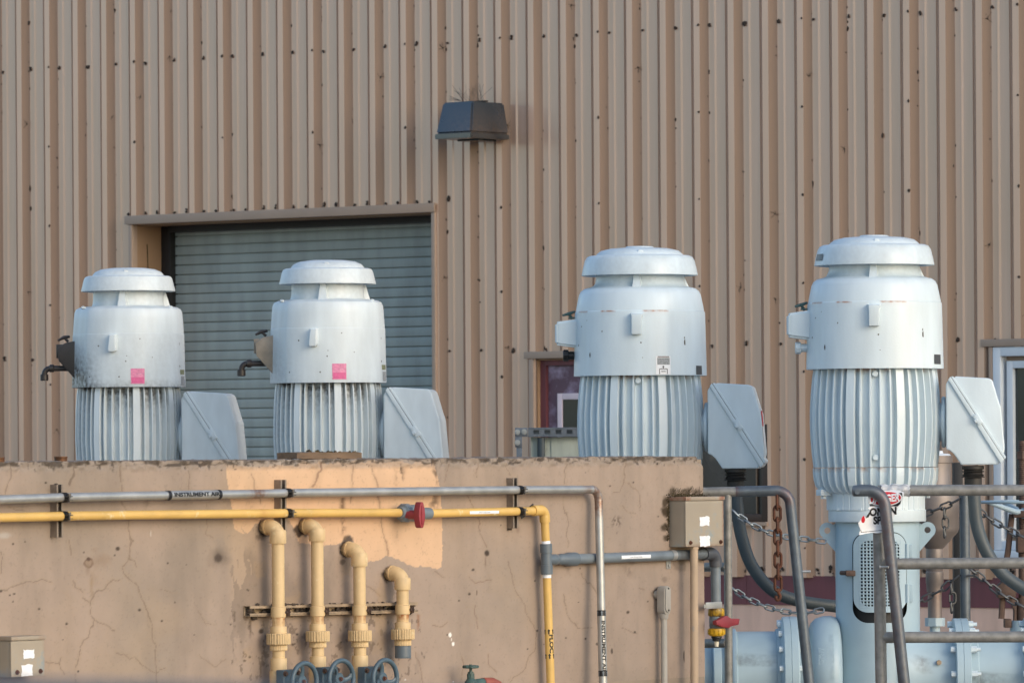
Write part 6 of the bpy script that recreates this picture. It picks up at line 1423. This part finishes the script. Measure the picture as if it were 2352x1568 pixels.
# flap over the rail: follows the tube
b = MB(); cr = B(2070, 1125.5)
def flap(a, q):
    u = zc(650+340*a, 0)[0]; an = math.radians(20+150*q + 5*math.sin(a*9)); rr_ = .0268+.004+.003*math.sin(a*17+q*4)
    return Vector((P(u, 1125, YB).x, YB - rr_*math.sin(an) - (.004 if q < .5 else 0), cr.z + rr_*math.cos(an)))
b.grid(lambda a, q: flap(a + .015*math.sin(q*23)*(1 if a > .5 else -1), q*.92), 22, 12); bmesh.ops.solidify(b.bm, geom=b.bm.faces[:], thickness=.0012); fl = obj('flap', b, 'tarp', tsg, smooth=60)
b = MB(); b.grid(lambda a, q: (flap(.42+.38*a, .50+.40*q) + Vector((0, -.0022, 0))), 10, 6); obj('black_border', b, 'ink', fl, recalc=False)
b = MB(); b.grid(lambda a, q: (flap(.30+.62*a, .16+.03*q) + Vector((0, -.001, .0022))), 12, 2); obj('border_line', b, 'greylabel', fl, recalc=False)
def clipsheet(b, poly, e): 
    sheet(b, poly, e)
ell = lambda cx_, cy_, rx, ry, n=40, rot=-.06: [(cx_+rx*math.cos(2*PI*k/n)*math.cos(rot)-ry*math.sin(2*PI*k/n)*math.sin(rot), cy_+rx*math.cos(2*PI*k/n)*math.sin(rot)+ry*math.sin(2*PI*k/n)*math.cos(rot)) for k in range(n)]
b = MB(); sheet(b, [(508, 372), (560, 352), (900, 306), (906, 350), (880, 440), (850, 470), (520, 470), (504, 430)], .0016); obj('black_panel', b, 'ink', o, recalc=False)
b = MB(); sheet(b, ell(700, 376, 201, 92), .0026); obj('oval_rim', b, 'tarp', o, recalc=False)
b = MB(); sheet(b, ell(700, 376, 188, 79), .0036); ov = obj('red_oval', b, 'red', o, recalc=False)
def stext(b, w, h, x, y, e, wd, slope=0., bold=.0): b.text(w, h, lambda a, q: sp_(x+a, y-q+a*slope, e), 0, bold, width=wd)
b = MB(); stext(b, 'DANGER', 88, 688, 384, .0050, 366, -.10, 5); obj('lettering', b, 'tarp', ov, recalc=False)
b = MB(); stext(b, 'ONFIN', 88, 676, 536, .0022, 322, -.06, 6); stext(b, 'SPAC', 88, 672, 640, .0022, 226, -.03, 6); obj('lettering', b, 'ink', o, recalc=False)
b = MB(); sheet(b, [(505, 545), (520, 530), (522, 560), (500, 600), (478, 612), (470, 600)], .002); sheet(b, [(412, 775), (655, 752), (660, 758), (412, 783)], .002); sheet(b, [(404, 745), (410, 745), (420, 783), (412, 783)], .002); obj('border_line', b, 'ink', o, recalc=False)
b = MB(); sheet(b, ell(442, 626, 26, 42, 24, .2), .002); r1 = obj('emblem', b, 'red', o, recalc=False)
b = MB(); sheet(b, [(450, 588), (458, 590), (470, 625), (462, 655), (450, 664), (462, 630)], .003); obj('emblem_edge', b, 'tarp', r1, recalc=False)

# near rail, far out of focus, across the lower left edge
YN = 4.2; N_ = lambda u, v: P(u, v, YN)
t = thing('handrail', 'slate blue near handrail, blurred, along the bottom edge at the lower left', 'railing', (N_(-300, 1600).x, YN, 0), 0)
pa, pb = N_(-700, 1598), N_(1250, 1650)
b = MB(); b.tube([pa, pb], .019, 16); obj('top_rail', b, 'railblue', t)
for p in (pa, pb): b = MB(); b.tube([p, (p.x, p.y, 0)], .017, 14); obj('post', b, 'railblue', t)
# ================================================================== light and camera
EL, AZ = math.radians(22), math.atan2(.72, -.69)
wd = bpy.data.worlds.new('World'); bpy.context.scene.world = wd; wd.use_nodes = True
nt = wd.node_tree; bg = nt.nodes['Background']; sk = nt.nodes.new('ShaderNodeTexSky'); sk.sky_type = 'NISHITA'; sk.sun_disc = False
sk.sun_elevation = EL; sk.sun_rotation = AZ; sk.air_density = 1.0; sk.dust_density = 1.5; sk.ozone_density = 1.0
nt.links.new(sk.outputs[0], bg.inputs[0]); bg.inputs[1].default_value = .15
sun = bpy.data.lights.new('sun', 'SUN'); sun.energy = .33; sun.angle = math.radians(22); sun.color = (1, .95, .88)
so = bpy.data.objects.new('sun', sun); C.objects.link(so)
sd = Vector((math.sin(AZ)*math.cos(EL), math.cos(AZ)*math.cos(EL), math.sin(EL))); so.rotation_euler = sd.to_track_quat('Z', 'Y').to_euler(); so.location = (-10, -10, 12)
cam = bpy.data.cameras.new('camera'); co = bpy.data.objects.new('camera', cam); C.objects.link(co); co.location = (0, 0, H)
cam.lens = 200; cam.sensor_width = 36; cam.sensor_fit = 'HORIZONTAL'; cam.clip_start = .1; cam.clip_end = 2000
cam.shift_y = (PV-784)/2352
co.rotation_euler = (Matrix.Rotation(PI/2, 4, 'X') @ Matrix.Rotation(-ROLL, 4, 'Z')).to_euler()
cam.dof.use_dof = True; cam.dof.focus_distance = 29.2; cam.dof.aperture_fstop = 10
sc = bpy.context.scene; sc.camera = co
sc.view_settings.view_transform = 'Standard'; sc.view_settings.look = 'None'; sc.view_settings.exposure = .82; sc.view_settings.gamma = 1
sc.cycles.use_denoising = True
